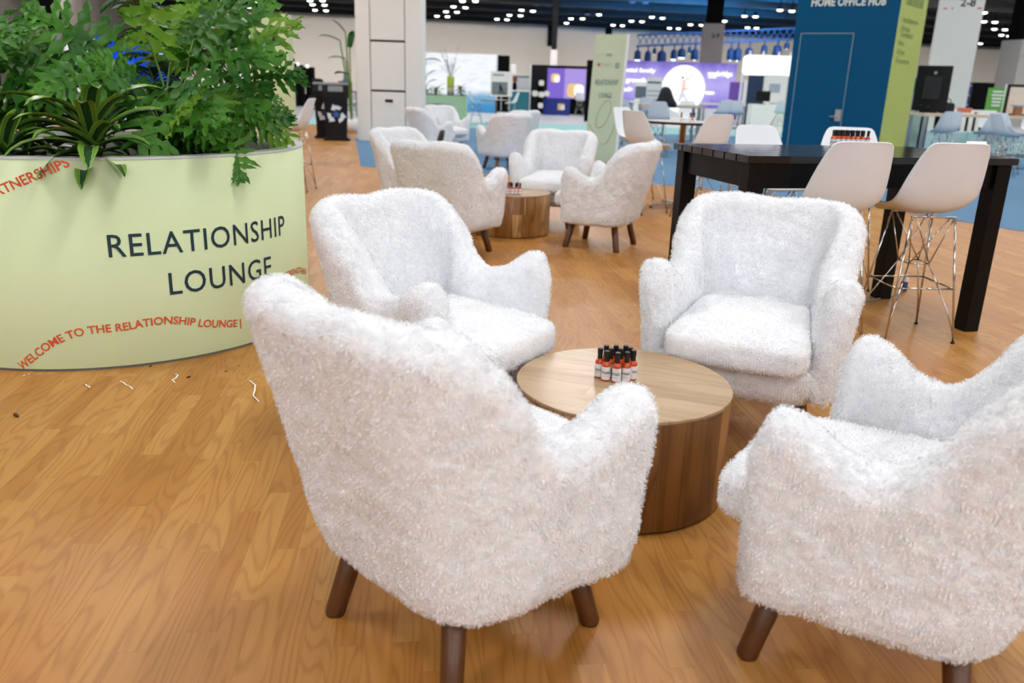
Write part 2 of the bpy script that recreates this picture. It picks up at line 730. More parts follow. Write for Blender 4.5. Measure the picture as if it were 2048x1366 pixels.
GA = 'white fluffy armchairs around the near drum table'
GB = 'white fluffy armchairs around the second drum table'
GC = 'white fluffy armchairs on the blue carpet'
armchair(-0.11, 1.865, -45.4, 'white fluffy armchair in the foreground left of centre, its back to us', GA)
armchair(-0.262, 3.08, -122.0, 'white fluffy armchair beside the green planter, turned right to the near drum table', GA)
armchair(0.972, 3.245, 155.7, 'white fluffy armchair behind the near drum table, facing us', GA)
armchair(0.955, 1.80, 54.0, 'white fluffy armchair in the bottom right corner, cut by the frame', GA)
armchair(0.77, 7.36, 64.3, 'white fluffy armchair right of the second drum table, side view, four legs showing', GB)
armchair(-0.545, 6.82, -27, 'white fluffy armchair left of the second drum table, its back to us', GB)
armchair(-0.93, 8.1, -118, 'white fluffy armchair half hidden behind the back-turned chair at the second drum table', GB)
armchair(0.37, 8.5, 163, 'white fluffy armchair behind the second drum table, facing us', GB)
armchair(-1.60, 15.6, -60, 'white fluffy armchair on the blue carpet nearest the white locker tower', GC)
armchair(-1.46, 17.4, -140, 'white fluffy armchair in front of the long green planter box, facing right', GC)
armchair(-0.25, 14.2, 28, 'white fluffy armchair on the blue carpet, back to us, brown legs showing', GC)
armchair(-0.09, 16.0, 40, 'white fluffy armchair mostly hidden behind the back-turned one on the blue carpet', GC)


# ------------------------------------------------------------------ drum coffee tables
def drum(x, y, rz, label):
    t = thing('drum_coffee_table', label, 'coffee table', (x, y, 0), rz, 'round wooden drum coffee tables')
    bm = B()
    lathe(bm, [(0.355, 0.0), (0.36, 0.004), (0.36, 0.01)], 96)
    obj('plinth', bm, mat('dark_plinth', (40, 28, 18), 0.6), t, True)
    bm = B()
    lathe(bm, [(0.368, 0.006), (0.37, 0.012), (0.37, 0.376), (0.366, 0.382)], 96)
    o = obj('side_panel', bm, M_DRUM, t)
    for p in o.data.polygons: p.use_smooth = abs(p.normal.z) < 0.5
    bm = B()
    lathe(bm, [(0.366, 0.380), (0.3715, 0.382), (0.3715, 0.390), (0.3695, 0.392)], 96)
    obj('tabletop', bm, M_DRUMTOP, t)
    return t


drum(0.392, 2.68, 0.3, 'round wooden drum coffee table in the middle of the near armchairs')
drum(-0.045, 7.93, 1.9, 'smaller looking wooden drum coffee table between the farther armchairs')

# ------------------------------------------------------------------ hot sauce bottles
M_SAUCE = mat('orange_hot_sauce', (196, 68, 10), 0.15, var=0.25, scale=60, spec=0.5, coat=0.3)
M_SAUCE2 = mat('red_hot_sauce', (150, 40, 16), 0.12, var=0.2, scale=60, spec=0.7, coat=0.6)
M_CAP = mat('black_cap', (14, 14, 15), 0.45, var=0.05)
M_LABEL = mat('white_paper_label', (226, 224, 228), 0.6, var=0.01)
M_INK = mat('black_ink', (24, 24, 34), 0.6, var=0.02)


def make_bottle(label, group, ms=None):
    t = thing('hot_sauce_bottle', label, 'bottle', (0, 0, 0), 0, group)
    bm = B()
    lathe(bm, [(0.0, 0), (0.0155, 0.0), (0.0175, 0.002), (0.0175, 0.062), (0.0168, 0.068), (0.012, 0.0755), (0.0085, 0.079), (0.008, 0.09)], 20)
    obj('glass_body', bm, ms or M_SAUCE, t, True)
    bm = B()
    lathe(bm, [(0.0095, 0.078), (0.0098, 0.079), (0.0092, 0.096), (0.0102, 0.098), (0.0106, 0.100), (0.0106, 0.1185), (0.0100, 0.120), (0.0, 0.120)], 20)
    obj('cap', bm, M_CAP, t, False)
    bm = B()
    a0, a1, n = rad(-215), rad(35), 24
    lo = [bm.verts.new((0.0179 * math.cos(a0 + (a1 - a0) * k / n), 0.0179 * math.sin(a0 + (a1 - a0) * k / n), 0.006)) for k in range(n + 1)]
    hi = [bm.verts.new((v.co.x, v.co.y, 0.0585)) for v in lo]
    for k in range(n): bm.faces.new((lo[k], lo[k + 1], hi[k + 1], hi[k]))
    lb = obj('paper_label', bm, M_LABEL, t, True)
    def fn(u, v):
        a = rad(-90) + u / 0.0182
        return (0.0182 * math.cos(a), 0.0182 * math.sin(a), 0.031 + v)
    text_map('lettering', 'mosaic', 0.015, fn, M_INK, lb, width=0.042, align='C', bold=0.006)
    def fn2(u, v):
        p = fn(u, v); return (p[0], p[1], p[2] - 0.010)
    text_map('small_print', 'HOT SAUCE', 0.003, fn2, M_INK, lb, width=0.016, align='C')
    return t


b0 = None
TOPZ = 0.392
def plane_pt(px, py, z):
    d = _F * FPX + _R * (px - 1024) + _U * (683 - py)
    return CAMP + d * ((z - CAM_H) / d.z)


GBOT = 'hot sauce bottles on the near drum table'
cx, cy = plane_pt(1230, 757, TOPZ).x, plane_pt(1230, 757, TOPZ).y
spots = [(-0.060, 0.012, -40), (-0.038, -0.020, -5), (0.000, -0.035, -28), (0.036, -0.026, -20), (0.063, -0.002, 60),
         (-0.034, 0.050, 10), (-0.020, 0.015, 0), (0.003, 0.052, 20), (0.017, 0.014, 5), (0.040, 0.054, -10), (0.054, 0.032, 30)]
blabs = ['orange hot sauce bottle at the left end of the group on the near drum table', 'hot sauce bottle second from left in the front row on the near drum table',
         'orange hot sauce bottle in the middle of the front row on the near drum table', 'hot sauce bottle second from right in the front row on the near drum table',
         'orange hot sauce bottle at the right end of the group on the near drum table', 'orange hot sauce bottle, leftmost of the back row on the near drum table',
         'orange hot sauce bottle standing in the middle row left on the near drum table', 'orange hot sauce bottle in the middle of the back row on the near drum table',
         'orange hot sauce bottle standing in the middle row right on the near drum table', 'orange hot sauce bottle, rightmost of the back row on the near drum table',
         'orange hot sauce bottle just behind the right end bottle on the near drum table']
for i, ((dx, dy, h), lb) in enumerate(zip(spots, blabs)):
    loc = (cx + dx * .93, cy + dy * .93, TOPZ)
    if b0 is None:
        b0 = make_bottle(lb, GBOT); b0.scale = (.89, .89, .89); b0.location = loc; b0.rotation_euler = (0, 0, rad(h))
    else:
        dup(b0, loc, rad(h), lb, GBOT)
# ------------------------------------------------------------------ big round planter
PC = Vector((-2.297, 4.691, 0))
PR, PH = 1.055, 0.998
M_SAGE = mat('pale_green_print', (200, 212, 168), 0.5, var=0.015, scale=3, spec=0.25)
M_NAVYT = mat('dark_teal_lettering', (12, 50, 66), 0.5, var=0.02)
M_ORANGET = mat('orange_red_lettering', (214, 84, 42), 0.5, var=0.02)
M_RIM = mat('grey_planter_rim', (176, 178, 172), 0.4, var=0.06)
M_SOIL = mat('dark_soil', (34, 26, 20), 0.95, var=0.5, scale=60, bump=0.8)

pl = thing('round_planter', 'huge round pale green planter drum printed RELATIONSHIP LOUNGE', 'planter', PC)
bm = B()
lathe(bm, [(PR - 0.008, 0.012), (PR - 0.008, PH - 0.004), (PR, PH - 0.004), (PR, 0.012)], 160, caps=False)
o = obj('printed_wrap', bm, M_SAGE, pl)
for p in o.data.polygons: p.use_smooth = abs(p.normal.z) < 0.5
bm = B()
lathe(bm, [(PR - 0.002, 0.0), (PR - 0.002, 0.012), (PR - 0.03, 0.012), (PR - 0.03, 0.0)], 120, caps=False)
obj('base_edge', bm, mat('planter_base', (90, 92, 84), 0.6), pl, True)
bm = B()
lathe(bm, [(PR + 0.001, PH - 0.012), (PR + 0.001, PH), (PR - 0.075, PH), (PR - 0.08, PH - 0.06), (PR - 0.08, 0.80)], 160, caps=False)
o = obj('rim', bm, M_RIM, pl)
for p in o.data.polygons: p.use_smooth = abs(p.normal.z) < 0.5
bm = B()
lathe(bm, [(PR - 0.08, 0.875), (0.6, 0.90), (0.0, 0.92)], 60, caps=False)
for v in bm.verts: v.co.z += noise.noise(v.co * 6) * 0.02
obj('soil', bm, M_SOIL, pl, True)


def onwrap(deg0, z0, r=PR + 0.002):
    def fn(u, v):
        a = rad(deg0) + u / PR
        return (r * math.sin(a), -r * math.cos(a), z0 + v)
    return fn


text_map('large_lettering', 'RELATIONSHIP', 0.111, onwrap(50.2, 0.545), M_NAVYT, pl, width=0.995, align='C', cuts=0.25, bold=0.004, spacing=1.08)
text_map('large_lettering', 'LOUNGE', 0.114, onwrap(52.9, 0.342), M_NAVYT, pl, width=0.60, align='C', cuts=0.25, bold=0.004, spacing=1.08)
WAVE = [(-1.5, 0.006), (3, 0.062), (8, 0.128), (13, 0.168), (18, 0.184), (24, 0.187), (30, 0.198), (34, 0.200), (39, 0.186), (44, 0.158), (50, 0.134), (56, 0.117), (60, 0.125), (66, 0.18), (73, 0.288), (78, 0.300), (84, 0.296), (95, 0.25)]


def wavefn(start):
    # walk along the wave by arc length
    pts = [(rad(d) * PR, z) for d, z in WAVE]
    xs = np.linspace(pts[0][0], pts[-1][0], 600)
    zs = np.array([smooth_interp(float(x), pts) for x in xs])
    # light smoothing
    for _ in range(40): zs[1:-1] = (zs[:-2] + 2 * zs[1:-1] + zs[2:]) / 4
    s = np.concatenate([[0], np.cumsum(np.hypot(np.diff(xs), np.diff(zs)))])
    s0 = float(np.interp(rad(start) * PR, xs, s))
    def fn(u, v):
        d = s0 + u
        x = float(np.interp(d, s, xs)); z = float(np.interp(d, s, zs))
        x2 = float(np.interp(d + .03, s, xs)); z2 = float(np.interp(d + .03, s, zs))
        x1 = float(np.interp(d - .03, s, xs)); z1 = float(np.interp(d - .03, s, zs))
        a = math.atan2(z2 - z1, x2 - x1)
        x -= math.sin(a) * v; z += math.cos(a) * v
        r = PR + 0.002
        return (r * math.sin(x / PR), -r * math.cos(x / PR), z)
    return fn


text_map('slogan_lettering', 'WELCOME TO THE RELATIONSHIP LOUNGE |', 0.040, wavefn(-1.3), M_ORANGET, pl, width=1.115, cuts=0.4, bold=0.018)
text_map('slogan_lettering', 'ED, STRENGTHENED', 0.036, wavefn(71.0), M_ORANGET, pl, width=0.48, cuts=0.4, bold=0.012)


def partfn(u, v):
    a = 0.41
    x = rad(17.2) * PR + u * math.cos(a) - v * math.sin(a)
    z = 0.963 + u * math.sin(a) + v * math.cos(a)
    r = PR + 0.002
    return (r * math.sin(x / PR), -r * math.cos(x / PR), min(z, PH - 0.013))


text_map('slogan_lettering', 'PARTNERSHIPS', 0.044, partfn, M_ORANGET, pl, width=0.425, cuts=0.4, bold=0.018, align='R')


# ------------------------------------------------------------------ plants
def leaf_mat(name, dark, light, trans=0.35):
    t = NT(name)
    n = t.noise(t.tc.outputs['Object'], 3.5, 2)
    c = t.ramp(n, [(0.3, lin(dark)), (0.7, lin(light))])
    t.l(c, t.b.inputs['Base Color'])
    t.b.inputs['Roughness'].default_value = 0.42
    t.b.inputs['Specular IOR Level'].default_value = 0.4
    tr = t.n('ShaderNodeBsdfTranslucent')
    t.l(c, tr.inputs['Color'])
    ms = t.n('ShaderNodeMixShader')
    ms.inputs[0].default_value = trans
    t.l(t.b.outputs[0], ms.inputs[1]); t.l(tr.outputs[0], ms.inputs[2])
    t.l(ms.outputs[0], t.out.inputs['Surface'])
    return t.m


M_PHIL = leaf_mat('split_leaf_green', (30, 88, 24), (86, 146, 46))
M_PHILB = leaf_mat('young_split_leaf_green', (70, 124, 30), (132, 178, 58), 0.45)
M_STEMG = mat('green_petiole', (92, 122, 44), 0.5, var=0.25, scale=8)
M_PALM = leaf_mat('narrow_frond_green', (24, 66, 30), (60, 110, 54))


def stripe_leaf_mat():
    t = NT('striped_leaf')
    u = t.xyz(t.tc.outputs['UV'])[0]
    d = t.math('ABSOLUTE', t.math('SUBTRACT', u, 0.5))
    nz = t.noise(t.tc.outputs['Object'], 30, 2)
    d = t.math('ADD', d, t.math('MULTIPLY', t.math('SUBTRACT', nz, 0.5), 0.05))
    c = t.ramp(d, [(0.0, lin((36, 74, 36))), (0.20, lin((30, 66, 32))), (0.25, lin((150, 176, 92))), (0.29, lin((86, 132, 42))), (0.5, lin((128, 164, 60)))])
    t.l(c, t.b.inputs['Base Color'])
    t.b.inputs['Roughness'].default_value = 0.35
    return t.m


M_STRIPE = stripe_leaf_mat()


def frame_from(d, up):
    d = d.normalized()
    s = d.cross(up)
    if s.length < 1e-4: s = d.orthogonal()
    s.normalize()
    return d, s, s.cross(d).normalized()


def split_leaf(bm, base, d, up, L, rnd, lobes=7, droop=0.25, wavy=1.0):
    """deeply lobed leaf: a wavy midrib blade with long finger lobes"""
    f, s, n = frame_from(d, up)
    def P(u, v, w=0.0):
        # u along, v across, drooping with distance
        q = base + f * u + s * v + n * (w - droop * (u / L) ** 2 * L * 0.6 - 0.35 * (abs(v) / L) ** 1.5 * L + 0.10 * abs(v))
        return q
    # central blade
    nseg = 10
    prev = None
    for i in range(nseg + 1):
        t = i / nseg
        w = L * (0.075 * math.sin(PI * min(1, t * 0.9 + 0.12)) + 0.02 * (1 - t))
        w *= (0.75 + 0.5 * (i % 2))
        a, b, c = bm.verts.new(P(L * t, -w)), bm.verts.new(P(L * t, 0, -0.012 * L * 2)), bm.verts.new(P(L * t, w))
        if prev:
            bm.faces.new((prev[0], prev[1], b, a)); bm.faces.new((prev[1], prev[2], c, b))
        prev = (a, b, c)
    # lobes
    for sd in (-1, 1):
        for k in range(lobes):
            t = -0.02 + 0.88 * k / (lobes - 1)
            ang = rad(122 - 88 * (k / (lobes - 1)) + rnd.uniform(-7, 7))
            ll = L * (0.56 * math.sin(PI * (0.30 + 0.60 * k / (lobes - 1))) + 0.03) * rnd.uniform(0.85, 1.15)
            wid = L * 0.043 * rnd.uniform(0.85, 1.2)
            m = 7
            pv = None
            bend = rnd.uniform(-0.1, 0.35)
            ph = rnd.uniform(0, 6)
            for i in range(m + 1):
                q = i / m
                an = ang - bend * q
                u = L * t + ll * q * math.cos(an)
                v = ll * q * math.sin(an)
                ww = wid * (0.9 + 0.5 * math.sin(PI * q)) * (1 - q ** 3) * (1.0 + (0.38 if i % 2 else -0.2) * wavy * (q > 0.25)) + 0.001
                wz = wavy * 0.018 * L * 2 * math.sin(ph + i * 1.9)
                cu, cv = math.cos(an), math.sin(an)
                a = bm.verts.new(P(u - cv * ww, sd * (v + cu * ww), wz))
                c0 = bm.verts.new(P(u, sd * v, -0.008))
                b = bm.verts.new(P(u + cv * ww, sd * (v - cu * ww), -wz))
                if pv:
                    bm.faces.new((pv[0], pv[1], c0, a)); bm.faces.new((pv[1], pv[2], b, c0))
                pv = (a, c0, b)


def arch(p0, p1, lift, n=8):
    p0, p1 = Vector(p0), Vector(p1)
    mid = (p0 + p1) / 2 + Vector((0, 0, 1)) * lift
    mid = mid * 0.5 + Vector((p0.x * .75 + p1.x * .25, p0.y * .75 + p1.y * .25, mid.z)) * 0.5
    return [p0 * (1 - t) ** 2 + mid * 2 * t * (1 - t) + p1 * t ** 2 for t in [k / n for k in range(n + 1)]]


def philodendron(label, base, leaves, seed, name='split_leaf_philodendron'):
    """leaves: (tip offset of the petiole from base, leaf direction, length, young)"""
    rnd = random.Random(seed)
    t = thing(name, label, 'plant', base)
    bo, by, bs = B(), B(), B()
    ny = 0
    for (po, d, L, young) in leaves:
        po, d = Vector(po), Vector(d)
        pt = arch((rnd.uniform(-.05, .05), rnd.uniform(-.05, .05), 0), po, 0.12)
        tube(bs, pt, [0.008 - 0.0035 * k / 8 for k in range(9)], 6)
        up = Vector((rnd.uniform(-.45, .45), -0.75 + rnd.uniform(-.4, .4), 0.75))
        tgt = by if young else bo
        ny += young
        split_leaf(tgt, po, d, up, L, rnd, lobes=rnd.choice((7, 8, 8, 9)), droop=rnd.uniform(0.1, 0.6))
    obj('foliage', bo, M_PHIL, t, True)
    if ny: tag(obj('young_foliage', by, M_PHILB, t, True), 'paler yellow green young leaves')
    else: by.free()
    obj('stems', bs, M_STEMG, t, True)
    return t


def fan(n, seed, r0, r1, z0, z1, L0, L1, bias=(0, 0), youngp=0.25, a0=0, a1=360):
    rnd = random.Random(seed)
    out = []
    for k in range(n):
        a = rad(a0 + (a1 - a0) * (k + rnd.random() * 0.8) / n)
        r = rnd.uniform(r0, r1)
        z = rnd.uniform(z0, z1)
        p = (r * math.cos(a) + bias[0] * z, r * math.sin(a) + bias[1] * z, z)
        d = (math.cos(a), math.sin(a), rnd.uniform(-0.35, 0.5))
        out.append((p, d, rnd.uniform(L0, L1), 1 if rnd.random() < youngp else 0))
    return out


SZ = 0.90
philodendron('large split-leaf plant at the left end of the round planter, cut by the frame edge', (-2.74, 4.35, SZ),
             fan(12, 21, 0.12, 0.34, 0.28, 0.56, 0.28, 0.38, youngp=0.12) + fan(9, 22, 0.05, 0.28, 0.52, 0.72, 0.26, 0.36, youngp=0.35) + fan(5, 23, 0.12, 0.3, 0.15, 0.3, 0.22, 0.3, youngp=0.0, a0=150, a1=330)
             + [((0.30, -0.22, 0.42), (0.9, -0.3, 0.0), 0.36, 0), ((0.28, -0.05, 0.50), (1, 0.1, 0.2), 0.38, 0), ((0.14, -0.28, 0.55), (0.6, -0.4, 0.3), 0.36, 0)], 1)
philodendron('tallest split-leaf plant in the middle of the round planter', (-1.80, 4.30, SZ),
             [((-0.02, -0.10, 0.66), (0.12, -0.15, 0.95), 0.42, 1), ((-0.26, -0.05, 0.56), (-0.7, -0.2, 0.55), 0.40, 0), ((0.16, -0.18, 0.42), (0.6, -0.5, -0.35), 0.36, 0),
              ((-0.14, -0.28, 0.46), (-0.6, -0.5, -0.2), 0.34, 0), ((0.20, 0.10, 0.54), (0.9, 0.1, 0.25), 0.38, 0), ((-0.02, 0.25, 0.62), (0.1, 0.5, 0.7), 0.38, 1),
              ((-0.34, 0.2, 0.44), (-0.9, 0.2, 0.1), 0.38, 0), ((0.02, -0.30, 0.32), (0.3, -0.5, -0.6), 0.32, 0), ((0.10, 0.2, 0.64), (0.5, 0.2, 0.6), 0.36, 0)]
             + fan(8, 31, 0.10, 0.28, 0.22, 0.46, 0.24, 0.32, youngp=0.2) + fan(5, 32, 0.1, 0.22, 0.10, 0.24, 0.2, 0.26, youngp=0.1, a0=-70, a1=90), 2)
philodendron('split-leaf plant at the right end of the round planter, leaves reaching past the rim', (-1.66, 4.80, SZ),
             [((0.14, -0.12, 0.58), (0.75, -0.1, 0.55), 0.36, 1), ((0.17, -0.06, 0.46), (0.95, -0.05, 0.15), 0.30, 0), ((0.08, -0.24, 0.42), (0.5, -0.6, -0.2), 0.34, 0),
              ((0.17, -0.12, 0.30), (0.7, -0.3, -0.5), 0.30, 1), ((-0.08, -0.22, 0.54), (-0.2, -0.6, 0.3), 0.36, 0), ((-0.10, 0.0, 0.66), (-0.3, 0.1, 0.8), 0.36, 1),
              ((0.06, 0.12, 0.64), (0.4, 0.3, 0.75), 0.36, 0), ((-0.25, 0.05, 0.56), (-0.8, 0.1, 0.5), 0.34, 1), ((0.02, -0.1, 0.50), (0.3, -0.4, 0.6), 0.36, 0)]
             + fan(9, 41, 0.08, 0.22, 0.14, 0.42, 0.20, 0.30, youngp=0.25), 3)
philodendron('small dark split-leaf plant with a leaf hanging over the front rim of the planter', (-1.52, 4.32, SZ),
             [((0.09, -0.17, 0.155), (0.30, -0.30, -0.95), 0.21, 0), ((-0.12, -0.10, 0.24), (-0.4, -0.5, 0.0), 0.24, 0), ((0.10, 0.08, 0.26), (0.6, 0.2, 0.1), 0.24, 0),
              ((0.0, 0.15, 0.30), (0.1, 0.5, 0.5), 0.26, 0), ((-0.14, 0.1, 0.22), (-0.7, 0.2, 0.1), 0.24, 0), ((-0.2, -0.05, 0.14), (-0.7, -0.3, -0.1), 0.22, 0)], 4)


def strap_leaf(bm, uvl, base, d, L, W, curl, rnd):
    up = Vector((0, 0, 1))
    d = Vector(d).normalized()
    n = 9
    pos = Vector(base)
    dirv = d.copy()
    prev = None
    tw = rnd.uniform(-0.3, 0.3)
    for i in range(n + 1):
        t = i / n
        s = dirv.cross(up)
        if s.length < 1e-3: s = Vector((1, 0, 0))
        s.normalize()
        s = (Matrix.Rotation(tw, 3, dirv) @ s)
        nn = s.cross(dirv)
        w = W * (0.35 + 0.65 * math.sin(PI * min(1, 0.15 + t * 0.62)) if t < 0.6 else math.cos((t - 0.6) / 0.4 * PI / 2) ** 0.8 * 0.995) + 0.0006
        vs = (bm.verts.new(pos - s * w + nn * w * 0.35), bm.verts.new(pos), bm.verts.new(pos + s * w + nn * w * 0.35))
        if prev:
            for (a, b, ua, ub) in ((0, 1, 0, .5), (1, 2, .5, 1)):
                f = bm.faces.new((prev[a], prev[b], vs[b], vs[a]))
                for lp, uu in zip(f.loops, (ua, ub, ub, ua)): lp[uvl].uv = (uu, t)
        prev = vs
        pos = pos + dirv * (L / n)
        dirv = (dirv + Vector((0, 0, -1)) * curl / n * (0.4 + t)).normalized()


def dracaena(label, base, n, L, W, seed, H=0.12):
    rnd = random.Random(seed)
    t = thing('striped_dracaena', label, 'plant', base)
    bm = B()
    uvl = bm.loops.layers.uv.new('uv')
    for k in range(n):
        a = k * 2.39996 + rnd.uniform(-.2, .2)
        q = k / n
        el = 0.05 + 1.0 * q
        d = (math.cos(a) * math.cos(el), math.sin(a) * math.cos(el), math.sin(el))
        strap_leaf(bm, uvl, (0, 0, H * (0.15 + 0.85 * q)), d, L * rnd.uniform(0.8, 1.15), W * rnd.uniform(0.85, 1.15), rnd.uniform(1.2, 2.4), rnd)
    obj('foliage', bm, M_STRIPE, t, True)
    bm = B()
    tube(bm, [(0, 0, -0.02), (0, 0, H)], [0.014, 0.010], 8)
    obj('stem', bm, M_STEMG, t, True)
    return t


dracaena('yellow-edged striped dracaena at the front of the round planter', (-1.985, 3.90, 0.92), 32, 0.40, 0.038, 5, 0.20)
dracaena('darker striped dracaena behind the front one in the round planter', (-2.28, 4.45, 0.92), 26, 0.38, 0.032, 8, 0.30)
dracaena('small striped dracaena tucked at the left front of the round planter', (-2.40, 3.90, 0.90), 20, 0.32, 0.034, 9, 0.12)
dracaena('low striped dracaena at the back of the round planter, under the tall stems', (-1.95, 5.0, 0.90), 26, 0.36, 0.030, 12, 0.16)
dracaena('broad striped dracaena at the left of the round planter, between the tall plants', (-2.58, 4.42, 0.90), 26, 0.42, 0.034, 17, 0.22)
dracaena('low striped dracaena near the right rim of the round planter', (-1.72, 4.55, 0.90), 24, 0.28, 0.028, 13, 0.10)


def palm(label, base, nf, L, seed, H0=0.4, H1=0.75, name='parlour_palm'):
    rnd = random.Random(seed)
    t = thing(name, label, 'plant', base)
    bm, bs = B(), B()
    uv = bm.loops.layers.uv.new('uv')
    for k in range(nf):
        a = k * 2.4 + rnd.uniform(-.3, .3)
        h = rnd.uniform(H0, H1)
        tip = Vector((math.cos(a) * L * 0.8, math.sin(a) * L * 0.8, h + L * 0.15))
        top = Vector((math.cos(a) * L * 0.15, math.sin(a) * L * 0.15, h))
        pts = arch((0, 0, 0), top, 0.0, 4) + arch(top, tip, 0.16, 9)[1:]
        tube(bs, pts, [0.006 - 0.0035 * i / (len(pts) - 1) for i in range(len(pts))], 5)
        fr = pts[4:]
        for i in range(1, len(fr)):
            for sub in (0.0, 0.5):
                p = fr[i - 1].lerp(fr[i], sub)
                dv = (fr[i] - fr[i - 1]).normalized()
                s = dv.cross(Vector((0, 0, 1))).normalized()
                for sd in (-1, 1):
                    strap_leaf(bm, uv, p, dv * 0.7 + s * sd * 0.8 + Vector((0, 0, .15)), L * 0.42 * (1 - 0.4 * i / len(fr)), 0.011, 1.2, rnd)
    obj('foliage', bm, M_PALM, t, True)
    obj('stems', bs, M_STEMG, t, True)
    return t


palm('feathery narrow-leaved palm at the back of the round planter', (-2.10, 5.25, 0.90), 13, 0.44, 14, 0.40, 0.80)
palm('thin-leaved palm low between the tall plants of the round planter', (-2.02, 4.75, 0.90), 7, 0.34, 15, 0.18, 0.40)

# scraps on the floor in front of the planter
M_PAPER = mat('white_paper_strip', (240, 240, 244), 0.6, var=0.01)
M_BARK = mat('brown_bark_chip', (64, 40, 22), 0.8, var=0.3)
scr = [((46, 753), (65, 748), 0, 'short white paper strip nearest the WELCOME lettering, by the planter foot'), ((168, 769), (180, 776), 0, 'shortest white paper strip on the floor, second from the left below the planter'),
       ((240, 763), (266, 779), 0, 'straight slanting white paper strip on the floor below the planter'), ((351, 748), (350, 766), .012, 'kinked white paper strip on the floor, pointing at the planter'),
       ((499, 761), (518, 804), .014, 'longest bent white paper strip beside the foreground armchair')]
for a, b, k, lb in scr:
    p, q = plane_pt(*a, 0), plane_pt(*b, 0)
    m_ = (p + q) / 2
    d = (q - p).normalized(); s = Vector((-d.y, d.x, 0))
    pts = [p, p.lerp(q, .3) + s * k, m_ + s * k * 0.2, p.lerp(q, .75) - s * k, q]
    bm = B()
    pr = None
    for i, c in enumerate(pts):
        w = 0.0032
        z = 0.0015 + (0.004 if i % 2 else 0.0)
        v = (bm.verts.new(c + s * w + Vector((0, 0, z))), bm.verts.new(c - s * w + Vector((0, 0, z + .001))))
        if pr: bm.faces.new((pr[0], pr[1], v[1], v[0]))
        pr = v
    o = obj('paper_strip', bm, M_PAPER)
    tag(o, lb, 'paper', 'white paper strips on the floor')
for (px, py, sz, lb) in [(32, 832, .022, 'largest brown bark chip on the floor at the left edge'), (301, 733, .012, 'brown bark chip against the planter foot'), (377, 755, .014, 'thin brown bark chip right of the kinked paper strip'),
                         (452, 743, .008, 'small dark bark chip near the foreground armchair'), (477, 732, .006, 'tiny dark bark crumb close to the foreground armchair')]:
    p = plane_pt(px, py, 0)
    bm = B()
    superell(bm, (0, 0, 0), (sz, sz * 0.3, sz * 0.2), 0.8, 0.8, 10, 6)
    for v in bm.verts: v.co += Vector(noise.noise_vector(v.co * 150 + p)) * sz * 0.15
    o = obj('bark_chip', bm, M_BARK)
    o.location = (p.x, p.y, sz * 0.18)
    o.rotation_euler = (0, 0, px * 0.37)
    tag(o, lb, 'bark chip', 'bark chips on the floor')
# ------------------------------------------------------------------ moulded shell stools on wire legs
SH_PROF = [  # y (forward), z above the seat pan, half width, edge lift
    (-0.268, 0.405, 0.120, 0.000), (-0.266, 0.398, 0.150, 0.006), (-0.262, 0.380, 0.168, 0.014), (-0.250, 0.330, 0.186, 0.028), (-0.232, 0.260, 0.203, 0.042), (-0.212, 0.190, 0.217, 0.052),
    (-0.190, 0.125, 0.226, 0.058), (-0.160, 0.068, 0.230, 0.062), (-0.120, 0.028, 0.231, 0.064), (-0.070, 0.007, 0.231, 0.062), (-0.010, 0.000, 0.229, 0.056), (0.060, 0.004, 0.225, 0.046),
    (0.120, 0.010, 0.218, 0.034), (0.165, 0.010, 0.208, 0.022), (0.195, 0.000, 0.192, 0.010), (0.208, -0.014, 0.165, 0.004)]


def shell_mesh():
    bm = B()
    n = 18
    rows = []
    for i, (y, z, w, lift) in enumerate(SH_PROF):
        a = SH_PROF[max(0, i - 1)]; b = SH_PROF[min(len(SH_PROF) - 1, i + 1)]
        t = Vector((0, b[0] - a[0], b[1] - a[1])).normalized()
        nr = Vector((0, -t.z, t.y))
        if nr.z < 0 and nr.y < 0: nr = -nr
        if nr.y < -0.2: nr = -nr
        row = []
        for k in range(n + 1):
            u = -1 + 2 * k / n
            p = Vector((u * w, y, z)) + nr * (lift * abs(u) ** 2.6)
            row.append(bm.verts.new(p))
        rows.append(row)
    for a, b in zip(rows, rows[1:]):
        for k in range(n):
            bm.faces.new((a[k], a[k + 1], b[k + 1], b[k]))
    bmesh.ops.recalc_face_normals(bm, faces=bm.faces)
    bmesh.ops.subdivide_edges(bm, edges=bm.edges[:], cuts=1, use_grid_fill=True, smooth=0.6)
    bmesh.ops.solidify(bm, geom=bm.faces[:], thickness=0.007)
    bmesh.ops.recalc_face_normals(bm, faces=bm.faces)
    me = bpy.data.meshes.new('seat_shell')
    bm.to_mesh(me); bm.free()
    me.polygons.foreach_set('use_smooth', [True] * len(me.polygons))
    me.materials.append(M_WHITEPL)
    return me


M_SHELL = shell_mesh()


